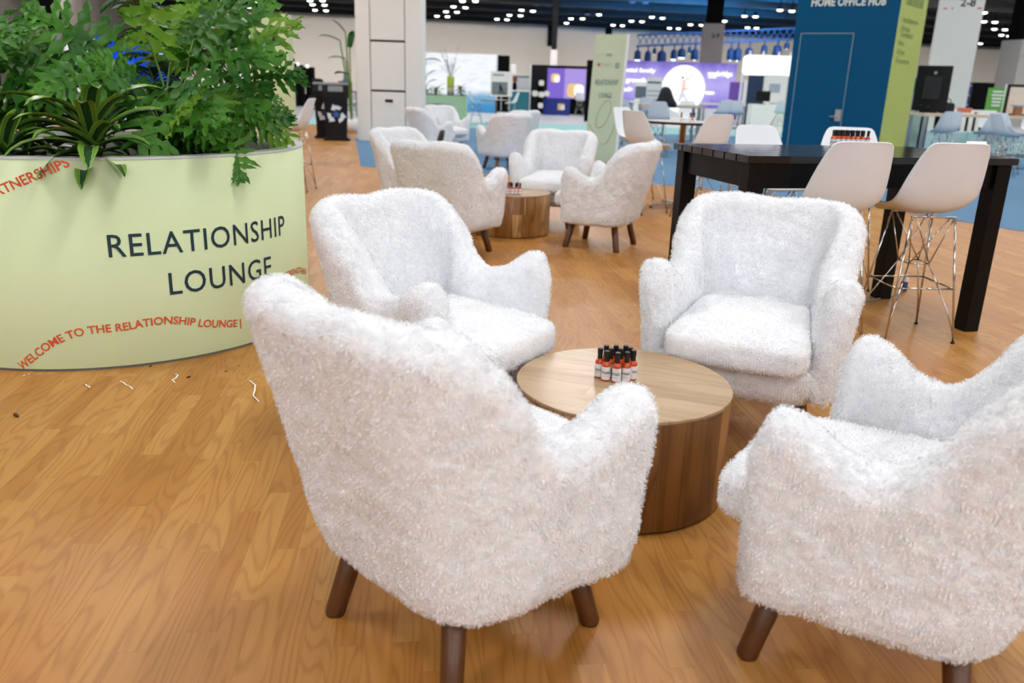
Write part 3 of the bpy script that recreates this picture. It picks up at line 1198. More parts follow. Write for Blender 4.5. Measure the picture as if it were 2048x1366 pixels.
def wire_stool(label, group, seat=0.735, foot=0.205):
    t = thing('white_shell_stool', label, 'stool', (0, 0, 0), 0, group)
    o = bpy.data.objects.new('seat_shell', M_SHELL); COL.objects.link(o); o.parent = t; o.location = (0, 0, seat)
    mz = seat - 0.012
    ring = 0.06
    zr = seat * 0.60
    zf = seat * 0.43
    for sx, sy in ((1, 1), (-1, 1), (-1, -1), (1, -1)):
        bm = B()
        m = Vector((sx * 0.125, sy * 0.115 - 0.01, mz)); f = Vector((sx * foot, sy * foot, 0.010))
        tube(bm, [m, f], 0.0062, 8)
        tube(bm, [(sx * ring, sy * ring, zr), Vector((sx * foot * 0.80, sy * foot * 0.80, zr * 0.40)), f + Vector((0, 0, .02))], 0.0042, 6)
        lg = obj('leg', bm, M_CHROME, t, True)
        bm = B()
        lathe(bm, [(0.012, 0.0), (0.012, 0.006), (0.007, 0.014)], 10, (sx * foot, sy * foot, 0))
        obj('foot_glide', bm, M_BLACKP, lg)
    bm = B()
    q = [(ring, ring, zr), (-ring, ring, zr), (-ring, -ring, zr), (ring, -ring, zr)]
    for a, b in zip(q, q[1:] + q[:1]): tube(bm, [a, b], 0.0045, 6)
    for (x, y, z) in q:
        sx, sy = math.copysign(1, x), math.copysign(1, y)
        tube(bm, [(x, y, z), (sx * 0.125, sy * 0.115 - .01, mz)], 0.0042, 6)
        tube(bm, [(x, y, z), (-sx * 0.10, sy * 0.115 - .01, mz)], 0.0042, 6)
    tube(bm, [(-0.13, 0.105, mz), (0.13, 0.105, mz)], 0.006, 6)
    tube(bm, [(-0.13, -0.125, mz), (0.13, -0.125, mz)], 0.006, 6)
    obj('wire_brace', bm, M_CHROME, t, True)
    bm = B()
    k = zf / mz
    c = [Vector((sx * (0.125 * k + foot * (1 - k)), sy * (0.115 * k + foot * (1 - k)), zf)) for sx, sy in ((1, 1), (-1, 1), (-1, -1), (1, -1))]
    for a, b in zip(c, c[1:] + c[:1]): tube(bm, [a, b], 0.0055, 8)
    obj('footrest', bm, M_CHROME, t, True)
    return t


def fz(face): return math.atan2(face[1], face[0]) - PI / 2


G_BT = 'white shell stools around the black bar table'
stool0 = wire_stool('white shell stool in front of the black bar table, right one of the two', G_BT)
stool0.location = (2.355, 4.77, 0); stool0.rotation_euler = (0, 0, fz((-0.06, 0.99)))


def stool(x, y, face, label, group):
    return dup(stool0, (x, y, 0), fz(face), label, group)


stool(1.75, 4.60, (-0.13, 0.99), 'white shell stool in front of the black bar table, left one of the two', G_BT)
p = gp(1518, 5.95); stool(p.x, p.y, (0.35, -0.94), 'white shell stool behind the left end of the black bar table', G_BT)
p = gp(1668, 6.1); stool(p.x, p.y, (-0.2, -1), 'white shell stool behind the bar table, its back showing left of the bottle row', G_BT)

# ------------------------------------------------------------------ black bar table


def bar_table(label, loc, rz, L=1.735, D=0.95, H=1.045):
    t = thing('black_bar_table', label, 'table', loc, rz, 'black wooden bar tables')
    bm = B()
    n = 7
    w = D / n
    for k in range(n):
        b2 = B()
        box(b2, (0, -D / 2 + w * (k + 0.5), H - 0.019), (L, w - 0.009, 0.038))
        bmesh.ops.bevel(b2, geom=b2.edges[:], offset=0.003, segments=2, affect='EDGES')
        me = bpy.data.meshes.new('t'); b2.to_mesh(me); b2.free(); bm.from_mesh(me); bpy.data.meshes.remove(me)
    box(bm, (0, 0, H - 0.034), (L - 0.1, D - 0.02, 0.008))
    obj('tabletop', bm, M_BLACKTOP, t)
    ix, iy = L / 2 - 0.072, D / 2 - 0.072
    for sx in (-1, 1):
        for sy in (-1, 1):
            bm = B()
            box(bm, (sx * ix, sy * iy, (H - 0.04) / 2), (0.098, 0.098, H - 0.04))
            obj('leg', bm, M_BLACKW, t, bevel=0.004)
    for sy in (-1, 1):
        bm = B()
        box(bm, (0, sy * (iy + 0.012), H - 0.04 - 0.068), (2 * ix - 0.098, 0.026, 0.135))
        obj('apron', bm, M_BLACKW, t, bevel=0.003)
    for sx in (-1, 1):
        bm = B()
        box(bm, (sx * (ix + 0.012), 0, H - 0.04 - 0.068), (0.026, 2 * iy - 0.098, 0.135))
        obj('apron', bm, M_BLACKW, t, bevel=0.003)
    return t


TBZ = 1.045
bar_table('long black wooden bar table on the right with a row of bottles on it', (1.941, 5.087, 0), rad(14.4))
p = gp(505, 10.4)
bar_table('black bar table mostly hidden behind the potted plants', (p.x - 0.45, p.y, 0), rad(8), 1.5, 0.84)

GB2 = 'hot sauce bottles on the black bar table'
c = plane_pt(1664, 294, TBZ)
names8 = ['leftmost bottle of the row on the black bar table', 'second bottle from the left in the row on the black bar table', 'third bottle from the left in the row on the black bar table', 'fourth bottle from the left in the row on the black bar table',
          'fourth bottle from the right in the row on the black bar table', 'third bottle from the right in the row on the black bar table', 'second bottle from the right in the row on the black bar table', 'rightmost bottle of the row on the black bar table']
for k in range(8):
    b = dup(b0, (c.x + 0.0335 * k, c.y + 0.0045 * k, TBZ), rad((-22, -6, 12, -14, 4, -10, 16, -30)[k]), 'hot sauce bottle, ' + names8[k], GB2)
for k in range(6):
    dup(b0, (c.x + 0.035 * k + 0.03, c.y + 0.0045 * k + 0.038, TBZ), rad(20 * k), 'black-capped hot sauce bottle hidden behind the front bottle row on the black bar table', GB2)

# white folded card behind the right stool
t = thing('tent_card', 'white folded card standing on the black bar table behind the right stool', 'card', (2.69, 4.96, TBZ), rad(14))
bm = B()
for sy in (-1, 1):
    v = [bm.verts.new(q) for q in ((-0.075, sy * 0.045, 0.0), (0.075, sy * 0.045, 0.0), (0.07, 0, 0.085), (-0.07, 0, 0.085))]
    bm.faces.new(v)
obj('folded_sheet', bm, M_PAPER, t)
# clear tape roll and cable by the table foot
bm = B()
tube(bm, [plane_pt(1660, 598, 0.006), plane_pt(1700, 602, 0.006), plane_pt(1745, 600, 0.006), plane_pt(1790, 590, 0.006), plane_pt(1806, 580, 0.01)], 0.006, 8)
o = obj('floor_cable', bm, mat('grey_cable', (126, 128, 134), 0.4), None, True)
tag(o, 'grey cable lying on the floor under the black bar table', 'cable')
c = plane_pt(1806, 582, 0.0)
t = thing('plug_block', 'small blue and white power plug by the back leg of the black bar table', 'plug', (c.x, c.y, 0), 0.4)
bm = B(); box(bm, (0, 0, 0.035), (0.04, 0.035, 0.07)); obj('block', bm, mat('blue_plug', (40, 62, 104), 0.4), t, bevel=0.005)
bm = B(); box(bm, (0.01, 0, 0.095), (0.028, 0.022, 0.05)); obj('clip', bm, M_WHITE, t, bevel=0.004)

# ------------------------------------------------------------------ round pedestal bar table with stools
M_TABWHITE = mat('white_laminate', (226, 222, 214), 0.3, var=0.01)
M_BRONZE = mat('polished_column', (196, 168, 138), 0.25, metal=0.9, var=0.08)


def pedestal_table(label, loc, R=0.44, H=1.02, rz=0.3, name='pedestal_bar_table', group=None):
    t = thing(name, label, 'table', loc, rz, group)
    bm = B(); lathe(bm, [(R - 0.004, H - 0.03), (R, H - 0.026), (R, H - 0.006), (R - 0.003, H - 0.004)], 56)
    obj('edge_band', bm, M_BLACKP, t, True)
    bm = B(); lathe(bm, [(R - 0.003, H - 0.004), (R - 0.003, H), (0, H)], 56, caps=False)
    obj('tabletop', bm, M_TABWHITE, t)
    bm = B(); lathe(bm, [(0.036, 0.05), (0.036, H - 0.04), (0.12, H - 0.035), (0.12, H - 0.03)], 24)
    o = obj('column', bm, M_BRONZE, t, True)
    bm = B()
    for k in range(4):
        a = PI / 2 * k
        bar(bm, (0, 0, 0.055), (0.36 * math.cos(a), 0.36 * math.sin(a), 0.035), 0.05, 0.03)
    ft = obj('cross_base', bm, M_CHROME, t, bevel=0.004)
    for k in range(4):
        a = PI / 2 * k
        bm = B(); lathe(bm, [(0.018, 0), (0.018, 0.02)], 10, (0.34 * math.cos(a), 0.34 * math.sin(a), 0)); obj('foot_glide', bm, M_BLACKP, ft)
    return t


G_HT = 'white shell stools around the round pedestal bar table'
pedestal_table('round white-topped pedestal bar table left of the black bar table, chrome cross base', (1.954, 10.05, 0))
p = gp(1283, 9.6); stool(p.x, p.y, (0.8, 0.6), 'white shell stool left of the round pedestal bar table, just right of the green banner', G_HT)
p = gp(1392, 9.2); stool(p.x, p.y, (-0.45, 0.9), 'white shell stool in front of the round pedestal bar table, back to us', G_HT)
p = gp(1482, 9.9); stool(p.x, p.y, (-0.95, 0.3), 'white shell stool right of the round pedestal bar table, partly behind its neighbour', G_HT)
p = gp(1262, 10.8); stool(p.x, p.y, (0.7, -0.7), 'white shell stool peeking out behind the stool beside the green banner', G_HT)
for k, (px, lb) in enumerate(((1362, 'hot sauce bottle on the round pedestal bar table, left of the pair group'), (1380, 'hot sauce bottle on the round pedestal bar table, middle one'), (1388, 'hot sauce bottle on the round pedestal bar table, right one'))):
    c = gp(px, 9.85, 1.02)
    dup(b0, (c.x, c.y, 1.02), rad(10 * k), lb, 'hot sauce bottles on the round pedestal bar table')
# bottles on the second drum table
for k, (dx, dy, lb) in enumerate(((-0.055, -0.01, 'leftmost hot sauce bottle on the second drum table'), (-0.02, -0.025, 'hot sauce bottle second from left on the second drum table'), (0.016, -0.02, 'hot sauce bottle second from right on the second drum table'),
                                  (0.055, -0.015, 'rightmost hot sauce bottle on the second drum table'), (-0.035, 0.03, 'hot sauce bottle at the back left on the second drum table'), (0.03, 0.03, 'hot sauce bottle at the back right on the second drum table'))):
    c = gp(1028, 7.72, TOPZ)
    dup(b0, (c.x + dx, c.y + dy, TOPZ), rad(-10 + 7 * k), lb, 'hot sauce bottles on the second drum table')

p = gp(592, 10.6)
stool(p.x, p.y, (-1, 0.05), 'white shell stool seen from its side between the round planter and the recycling bins', None)
# ------------------------------------------------------------------ hall shell: floors, walls, ceiling
def poly_floor(name, pts, z, m):
    bm = B()
    bm.faces.new([bm.verts.new((x, y, z)) for x, y in pts])
    return struct(name, bm, m)


M_CONC = mat('pale_concrete', (204, 208, 214), 0.3, var=0.08, scale=1.2, spec=0.5)
M_BLUEC = mat('blue_carpet', (100, 134, 166), 0.95, var=0.16, scale=160, bump=0.3, spec=0.1)
M_TEALC = mat('teal_carpet', (150, 196, 198), 0.9, var=0.12, scale=30, spec=0.1)
M_HALLW = mat('beige_hall_wall', (214, 206, 196), 0.8, var=0.03, scale=0.6)
M_HALLD = mat('hall_wall_painted_shade', (112, 102, 94), 0.8, var=0.04, scale=0.6)  # same hall wall, its shade put into a darker colour
M_CEIL = mat('black_ceiling', (13, 13, 14), 0.9, var=0.6, scale=1.5)
poly_floor('floor', [(-70, -30), (95, -30), (95, 130), (-70, 130)], -0.006, M_CONC)
poly_floor('floor', [(-16, -10), (16, -10), (16, 3), (8.6, 3.4), (5.62, 8.9), (4.72, 10.52), (3.62, 11.5), (2.35, 12.4), (-2.61, 13.87), (-3.9, 20.1), (-5.0, 26.6), (-16, 26.0)], 0.0, M_FLOOR)
poly_floor('floor', [(8.6, 3.4), (5.62, 8.9), (4.72, 10.52), (3.62, 11.5), (2.35, 12.4), (-2.61, 13.87), (-3.9, 20.1), (-5.0, 27.8), (30, 27.4), (30, 3.4)], 0.004, M_BLUEC)
poly_floor('floor', [(-16, 26.4), (-5.0, 26.7), (-4.9, 27.8), (3.5, 27.6), (30, 27.2), (30, 32.4), (3.5, 32.7), (-5, 31.0), (-16, 30.4)], 0.006, M_TEALC)

WH = 8.0
wd = Vector((0.97, 0.25, 0)).normalized()
w0 = Vector((-22.3, 88, 0))


def wall(name, a, b, h, m, th=0.3):
    a, b = Vector(a), Vector(b)
    bm = B()
    n = Vector((-(b - a).y, (b - a).x, 0)).normalized() * th
    vs = [a, b, b + n, a + n]
    lo = [bm.verts.new((v.x, v.y, -0.006)) for v in vs]
    hi = [bm.verts.new((v.x, v.y, h)) for v in vs]
    for k in range(4): bm.faces.new((lo[k], lo[(k + 1) % 4], hi[(k + 1) % 4], hi[k]))
    bm.faces.new(hi); bm.faces.new(lo[::-1])
    return struct(name, bm, m)


corner = w0 + wd * -14.0
wall('wall_back', w0 + wd * -30, w0 + wd * 130, WH, M_HALLW)
wl = Vector((-0.25, 0.97, 0)).normalized()
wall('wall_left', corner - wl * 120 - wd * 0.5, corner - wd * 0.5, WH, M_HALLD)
wall('wall_right', (90, 130, 0), (90, -30, 0), WH, M_HALLW)
wall('wall_front', (90, -29, 0), (-68, -29, 0), WH, M_HALLW)
bm = B(); bm.faces.new([bm.verts.new(v) for v in ((-70, -30, WH), (-70, 132, WH), (95, 132, WH), (95, -30, WH))])
struct('ceiling', bm, M_CEIL)
# black wall pilasters on the hall walls
M_BLK = mat('black_pilaster', (5, 5, 6), 0.8, spec=0.12)
def on_back(px):
    # point on the back wall seen in column px (z about 5)
    lo, hi = -28.0, 120.0
    for _ in range(50):
        m = (lo + hi) / 2
        v = w0 + wd * m + Vector((0, 0, 5)) - CAMP
        if 1024 + FPX * v.dot(_R) / v.dot(_F) < px: lo = m
        else: hi = m
    return w0 + wd * lo
for k, px in enumerate((1102, 1216)):
    c = on_back(px)
    bm = B(); box(bm, (c.x - 0.1, c.y - 0.35, 3.8 + WH / 2), (0.55, 0.6, WH - 3.6), math.atan2(wd.y, wd.x)); struct('trim_%d' % (k + 1), bm, M_BLK)
# overhead roof beams
M_BEAM = mat('dark_beam', (22, 22, 24), 0.8, var=0.2)
for k in range(9):
    bm = B()
    yy = 40 + k * 7.0
    bar(bm, Vector((-60, yy - 15, WH - 0.35)), Vector((95, yy + 24, WH - 0.35)), 0.25, 0.5)
    struct('trim_%d' % (k + 10), bm, M_BEAM)

# ------------------------------------------------------------------ ceiling lamps
M_LAMP = glow('lamp_lens', (255, 252, 244), 9.0)
M_LAMPD = glow('dim_blue_lamp_lens', (120, 150, 190), 0.6)
LP = [(485, 2), (509, 3), (499, 14), (523, 15), (620, 1), (645, 1), (625, 9), (649, 10), (630, 20), (652, 21), (925, 2), (951, 2), (907, 13), (931, 15), (892, 23), (914, 24), (874, 32), (895, 33),
      (1043, 20), (1066, 22), (1019, 30), (1041, 31), (994, 38), (1014, 39), (1142, 37), (1133, 46), (1165, 37), (1198, 29), (1226, 50), (1245, 51), (1263, 42), (1284, 43), (1304, 34), (1325, 36),
      (1339, 56), (1357, 57), (1381, 49), (1403, 50), (1432, 41), (1449, 42), (1462, 62), (1489, 32), (1511, 33), (1495, 55), (1513, 56), (1560, 20), (1584, 22), (1935, 5), (1943, 24), (1968, 25),
      (1968, 43), (1990, 44), (1989, 58), (2010, 59), (1916, 66), (1922, 76), (1941, 77), (1944, 86), (1961, 87), (2003, 70), (2040, 82), (2018, 72)]
lamp0 = None
for (px, py) in LP:
    c = plane_pt(px, py, WH - 0.75)
    if lamp0 is None:
        lamp0 = thing('ceiling_lamp', 'round white high-bay lamp lit under the black ceiling', 'ceiling lamp', c, 0, 'lit lamps under the black ceiling')
        bm = B(); lathe(bm, [(0.03, 0.75), (0.03, 0.22), (0.10, 0.20), (0.24, 0.03), (0.25, 0.0), (0.225, 0.005)], 20, caps=False); obj('housing', bm, M_BLACKP, lamp0, True)
        bm = B(); lathe(bm, [(0.225, 0.01), (0.16, -0.06), (0.0, -0.09)], 20, caps=False); obj('lens', bm, M_LAMP, lamp0, True)
    else:
        dup(lamp0, c, 0)
for (px, py) in ((1240, 18), (1265, 4), (1291, 5), (1175, 28), (1073, 9), (1098, 10)):
    c = plane_pt(px, py, WH - 0.5)
    t = thing('ceiling_lamp', 'unlit dim lamp under the blue-lit part of the ceiling', 'ceiling lamp', c, 0, 'unlit lamps under the blue-lit ceiling')
    bm = B(); lathe(bm, [(0.03, 0.5), (0.03, 0.22), (0.10, 0.20), (0.24, 0.03), (0.25, 0.0)], 16, caps=False); obj('housing', bm, M_BLACKP, t, True)
    bm = B(); lathe(bm, [(0.25, 0.01), (0.2, -0.06), (0.0, -0.09)], 16, caps=False); obj('lens', bm, M_LAMPD, t, True)


# ------------------------------------------------------------------ generic builders for the booths
def hit(px, py, P0, n):
    d = _F * FPX + _R * (px - 1024) + _U * (683 - py)
    n = Vector(n)
    return CAMP + d * ((Vector(P0) - CAMP).dot(n) / d.dot(n))


def panel(name, label, cat, px0, px1, py0, py1, Y, m, th=0.08, floor=False, group=None, bevel=0.0):
    """upright slab facing the camera side: columns px0..px1, rows py0..py1 at distance Y"""
    pm = (py0 + py1) / 2
    x0, x1 = at(px0, pm, Y).x, at(px1, pm, Y).x
    z1 = at((px0 + px1) / 2, py0, Y).z
    z0 = 0.0 if floor else at((px0 + px1) / 2, py1, Y).z
    t = thing(name, label, cat, ((x0 + x1) / 2, Y, z0), 0, group)
    t['_w'] = x1 - x0; t['_h'] = z1 - z0
    bm = B(); box(bm, (0, th / 2, (z1 - z0) / 2), (x1 - x0, th, z1 - z0))
    obj('panel', bm, m, t, bevel=bevel)
    return t, x1 - x0, z1 - z0


def front_text(t, w, h, body, u, v, cap, m, width=None, bold=0.0, align='C', name='lettering', y=-0.006, shear=0.0):
    """u, v = 0..1 position on the panel"""
    return text_flat(name, body, cap, ((u - 0.5) * w, y, v * h), (1, 0, 0), (0, 0, 1), m, t, width=width, bold=bold, align=align, shear=shear)


def disc(t, name, u, v, r, m, w, h, y=-0.008, sx=1.0, n=48, th=0.004):
    bm = B()
    poly = [(sx * r * math.cos(2 * PI * k / n), r * math.sin(2 * PI * k / n)) for k in range(n)]
    M = Matrix.Translation(((u - .5) * w, y, v * h)) @ Matrix.Rotation(PI / 2, 4, 'X')
    prism(bm, poly, 0, th, M)
    return obj(name, bm, m, t)


def blob(t, name, u, v, bw, bh, r, m, w, h, y=-0.008, th=0.004):
    bm = B()
    M = Matrix.Translation(((u - .5) * w, y, v * h)) @ Matrix.Rotation(PI / 2, 4, 'X')
    prism(bm, rrect(bw, bh, min(r, bw / 2 - 1e-4, bh / 2 - 1e-4), 5), 0, th, M)
    return obj(name, bm, m, t)


# ------------------------------------------------------------------ white locker tower
TY = 20.1
xL, xR = gp(716, TY).x, at(842, 100, TY).x
TW = xR - xL
t = thing('locker_tower', 'tall white tower of stacked panels with black seams behind the armchairs', 'tower', ((xL + xR) / 2, TY, 0))
zc = [0.0, at(775, 182, TY).z, at(775, 82, TY).z, at(775, -30, TY).z, 4.3]
c0, c1 = at(741, 180, TY).x - (xL + xR) / 2, at(811, 180, TY).x - (xL + xR) / 2
bm = B(); box(bm, ((-TW / 2 + c0) / 2, 0.5, 2.15), (c0 + TW / 2, 1.0, 4.3)); obj('side_pilaster', bm, M_GREYW, t, bevel=0.01)
bm = B(); box(bm, ((TW / 2 + c1) / 2, 0.5, 2.15), (TW / 2 - c1, 1.0, 4.3)); obj('side_pilaster', bm, M_GREYW, t, bevel=0.01)
bm = B(); box(bm, ((c0 + c1) / 2, 0.55, 2.15), (c1 - c0, 0.9, 4.3)); obj('core', bm, M_BLK, t)
for k in range(4):
    z0, z1 = zc[k], zc[k + 1]
    bm = B(); box(bm, ((c0 + c1) / 2, 0.06, (z0 + z1) / 2), (c1 - c0 - 0.035, 0.1, z1 - z0 - 0.045))
    d = obj('locker_door', bm, M_GREYW, t, bevel=0.008)
    if k == 0:
        bm = B(); box(bm, ((c0 + c1) / 2 + 0.02, 0.008, z1 - 0.22), (0.18, 0.03, 0.06)); obj('handle_slot', bm, M_BLK, d)
bm = B(); box(bm, (-TW / 2 - 0.02, 0.5, 3.72), (0.10, 1.02, 0.06)); obj('cap_band', bm, M_GREYW, t)

# ------------------------------------------------------------------ recycling bins
M_BIN = mat('black_bin_plastic', (11, 12, 15), 0.45, var=0.12, spec=0.25)
M_SYMW = mat('white_symbol', (226, 232, 240), 0.5, var=0.01)
M_SYMB = mat('blue_symbol', (40, 96, 170), 0.5, var=0.01)


def recycle_bin(label, loc, rz, group):
    t = thing('recycling_bin', label, 'bin', loc, rz, group)
    W, D, H = 0.56, 0.52, 0.98
    bm = B()
    pr = None
    for z, s in ((0.06, 0.86), (0.10, 0.86), (H, 1.0)):
        ring = [bm.verts.new((x * s, y * s, z)) for x, y in rrect(W, D, 0.06, 4)]
        if pr:
            for q in range(len(ring)): bm.faces.new((pr[q], pr[(q + 1) % len(ring)], ring[(q + 1) % len(ring)], ring[q]))
        else: bm.faces.new(ring[::-1])
        pr = ring
    bm.faces.new(pr)
    body = obj('body', bm, M_BIN, t)
    bm = B(); prism(bm, rrect(0.62, 0.56, 0.07, 4), 0.0, 0.035); prism(bm, rrect(0.54, 0.48, 0.06, 4), 0.035, 0.07); obj('base_skirt', bm, M_BIN, t)
    bm = B()
    prof = [(-0.29, H), (-0.29, H + 0.10), (-0.22, H + 0.28), (-0.10, H + 0.33), (0.16, H + 0.33), (0.27, H + 0.22), (0.29, H)]
    M = Matrix(((0, 0, 1, 0), (1, 0, 0, 0), (0, 1, 0, 0), (0, 0, 0, 1)))
    prism(bm, prof, -0.30, 0.30, M)
    hood = obj('hood', bm, M_BIN, t, bevel=0.02)
    bm = B()
    a, b = Vector((0, -0.262, H + 0.205)), Vector((0, -0.07, 0.18))
    M = Matrix.Translation((0, -0.268, H + 0.19)) @ Matrix.Rotation(rad(68.5), 4, 'X')
    prism(bm, rrect(0.34, 0.13, 0.03, 4), 0, 0.012, M)
    obj('opening_flap', bm, mat('grey_flap', (128, 130, 134), 0.35), t)
    # three bent arrows round a blue star
    bm = B(); bb = B()
    yb = -D / 2 * 0.955 - 0.004
    for k in range(3):
        a0 = rad(90 + 120 * k)
        def q(r, a): return (r * math.cos(a0 + rad(a)), r * math.sin(a0 + rad(a)))
        poly = [q(0.20, -42), q(0.20, 14), q(0.235, 14), q(0.155, 52), q(0.085, 14), q(0.12, 14), q(0.12, -42)]
        poly = [q(0.205, -40), q(0.20, -14), q(0.205, 12), q(0.24, 16), q(0.15, 50), q(0.09, 10), q(0.12, 12), q(0.115, -10), q(0.125, -40)]
        M = Matrix.Translation((0, yb, 0.60)) @ Matrix.Rotation(rad(92.4), 4, 'X')
        prism(bm, poly, 0.003, 0.006, M)
        prism(bb, [(x * 1.08, y * 1.08) for x, y in poly], 0.0, 0.003, M)
    M = Matrix.Translation((0, yb, 0.60)) @ Matrix.Rotation(rad(92.4), 4, 'X')
    st = [((0.10 if k % 2 == 0 else 0.052) * math.cos(rad(90 + 36 * k)), (0.10 if k % 2 == 0 else 0.052) * math.sin(rad(90 + 36 * k))) for k in range(10)]
    prism(bb, st, 0.003, 0.005, M)
    obj('recycling_arrows', bm, M_SYMW, body)
    obj('blue_backing', bb, M_SYMB, body)
    return t


GR = 'black recycling bins'
p = gp(674, 20.0); recycle_bin('black recycling bin with white arrows and a blue star on its front', (p.x, p.y, 0), rad(12), GR)
p = gp(655, 20.75); recycle_bin('black recycling bin mostly hidden behind the one with the arrows', (p.x, p.y, 0), rad(12), GR)

# ------------------------------------------------------------------ sage kiosk behind the plants
kiosk, w, h = panel('sage_kiosk', 'pale green kiosk panel behind the right end of the planter plants', 'panel', 505, 579, 27, 270, 13.4, M_SAGE, 0.3, True)
front_text(kiosk, w, h, 'bio', 0.62, 0.82, 0.11, M_NAVYT, align='C')
front_text(kiosk, w, h, 'o', 0.72, 0.68, 0.11, M_NAVYT, align='C')
panel('sage_counter', 'low pale green counter behind the planter, beside the side-view stool', 'counter', 516, 556, 224, 285, 11.4, M_SAGE, 0.4, True)

# ------------------------------------------------------------------ green banner with the lounge name
M_BANNER = mat('sage_banner', (196, 208, 178), 0.6, var=0.02, scale=2)
br = plane_pt(1228, 332, 0)
bl = br + Vector((-0.53, 0.50, 0))
bd = (br - bl); bw = bd.length; bd.normalize()
bn = Vector((bd.y, -bd.x, 0))
mid = (bl + br) / 2
ban = thing('lounge_banner', 'tall pale green banner panel reading RELATIONSHIP LOUNGE', 'banner', mid, math.atan2(bd.y, bd.x))
BH = 2.28; LE = 0.15
ban_M = Matrix.Translation((0, 0, 0.03)) @ Matrix.Rotation(-math.atan(LE / BH), 4, 'X')
bm = B(); box(bm, (0, 0.02, BH / 2), (bw, 0.035, BH), 0, ban_M); face = obj('printed_face', bm, M_BANNER, ban)
bm = B(); box(bm, (bw / 2 + 0.006, 0.02, BH / 2), (0.012, 0.06, BH), 0, ban_M); obj('white_edge', bm, M_WHITE, ban)
bm = B(); box(bm, (0, 0.03, 0.02), (bw + 0.04, 0.30, 0.04)); obj('base_foot', bm, M_BLACKP, ban, bevel=0.006)


def btext(body, z, cap, m, width, nm='lettering', x=0.0, bold=0.0):
    text_map(nm, body, cap, lambda u, v: ban_M @ Vector((x + u, -0.001, z + v)), m, face, width=width, align='C', bold=bold)


M_BT = mat('grey_green_lettering', (104, 136, 128), 0.6)
btext('AGIA', 1.90, 0.05, M_BT, 0.14, bold=0.02)
btext('CONNECT', 1.72, 0.07, mat('pale_lettering', (176, 190, 164), 0.6), 0.30, x=-0.04)
btext('ED', 1.70, 0.09, M_BT, 0.10, x=0.21, bold=0.03)
bm = B(); lathe(bm, [(0, 0), (0.032, 0), (0.032, 0.004), (0, 0.004)], 20, caps=False); bm.transform(ban_M @ Matrix.Translation((-0.22, -0.001, 1.755)) @ Matrix.Rotation(PI / 2, 4, 'X')); obj('red_dot', bm, mat('red_dot', (206, 110, 92), 0.6), face)
btext('RELATIONSHIP', 1.40, 0.10, M_BT, bw * 0.72, bold=0.01)
btext('LOUNGE', 1.17, 0.10, M_BT, bw * 0.40, bold=0.01)
bm = B()
el = []
for k in range(33):
    th = 2 * PI * k / 32
    ex, ez = 0.13 * math.cos(th), 0.27 * math.sin(th)
    el.append((0.0 + ex * 0.9 + ez * 0.42, 0.88 + ez * 0.9 - ex * 0.42))
tube(bm, [ban_M @ Vector((x, 0.0, z)) for x, z in el], 0.006, 5)
sw = [(-bw / 2 + .02, 0.70), (-0.22, 0.58), (-0.10, 0.42), (0.02, 0.33), (0.13, 0.36), (0.22, 0.52), (0.28, 0.70), (bw / 2 - .02, 0.84)]
tube(bm, [ban_M @ Vector((x, 0.0, z)) for x, z in sw], 0.006, 5)
obj('squiggle_line', bm, mat('tan_line', (176, 160, 126), 0.6), face)

# ------------------------------------------------------------------ blue office hub box
M_HUB = mat('deep_blue_wall', (0, 76, 114), 0.6, var=0.03, scale=1.5, spec=0.12)
M_LIME = mat('lime_wall', (178, 188, 96), 0.6, var=0.03, scale=1.5, spec=0.3)
hd = Vector((0.88, -0.475, 0)).normalized()
hp = plane_pt(1554, 347, 0)
hn = Vector((hd.y, -hd.x, 0))
lo_, hi_ = 0.2, 8.0
def colpx(P):
    v = P - CAMP
    return 1024 + FPX * v.dot(_R) / v.dot(_F)
for _ in range(50):
    m_ = (lo_ + hi_) / 2
    if colpx(hp + hd * m_ + Vector((0, 0, 1.4))) < 1773: lo_ = m_
    else: hi_ = m_
HL = lo_
hc = hp + hd * HL
hb = Vector((0.65, 0.76, 0)).normalized()
lo_, hi_ = 0.2, 14.0
for _ in range(50):
    m_ = (lo_ + hi_) / 2
    if colpx(hc + hb * m_ + Vector((0, 0, 1.4))) < 1825: lo_ = m_
    else: hi_ = m_
LL = lo_
HH = 3.75
hub = thing('office_hub_booth', 'tall deep blue booth with a door, printed HOME OFFICE HUB', 'booth', hp, math.atan2(hd.y, hd.x))
HM = Matrix.Rotation(-math.atan2(hd.y, hd.x), 4, 'Z') @ Matrix.Translation(-hp)
bm = B(); box(bm, (HL / 2, 0.05, HH / 2), (HL, 0.1, HH)); obj('blue_wall', bm, M_HUB, hub)
lv = (HM.to_3x3() @ hb)
bm = B()
a, b = Vector((HL, 0, 0)), Vector((HL, 0, 0)) + lv * LL
n_ = Vector((lv.y, -lv.x, 0)) * -0.1
vs = [a, b, b + n_, a + n_]
l_ = [bm.verts.new(v) for v in vs]; h_ = [bm.verts.new(v + Vector((0, 0, HH))) for v in vs]
for k in range(4): bm.faces.new((l_[k], l_[(k + 1) % 4], h_[(k + 1) % 4], h_[k]))
bm.faces.new(h_); bm.faces.new(l_[::-1])
limew = obj('lime_wall', bm, M_LIME, hub)


def onhub(px, py): return HM @ hit(px, py, hp, hn)


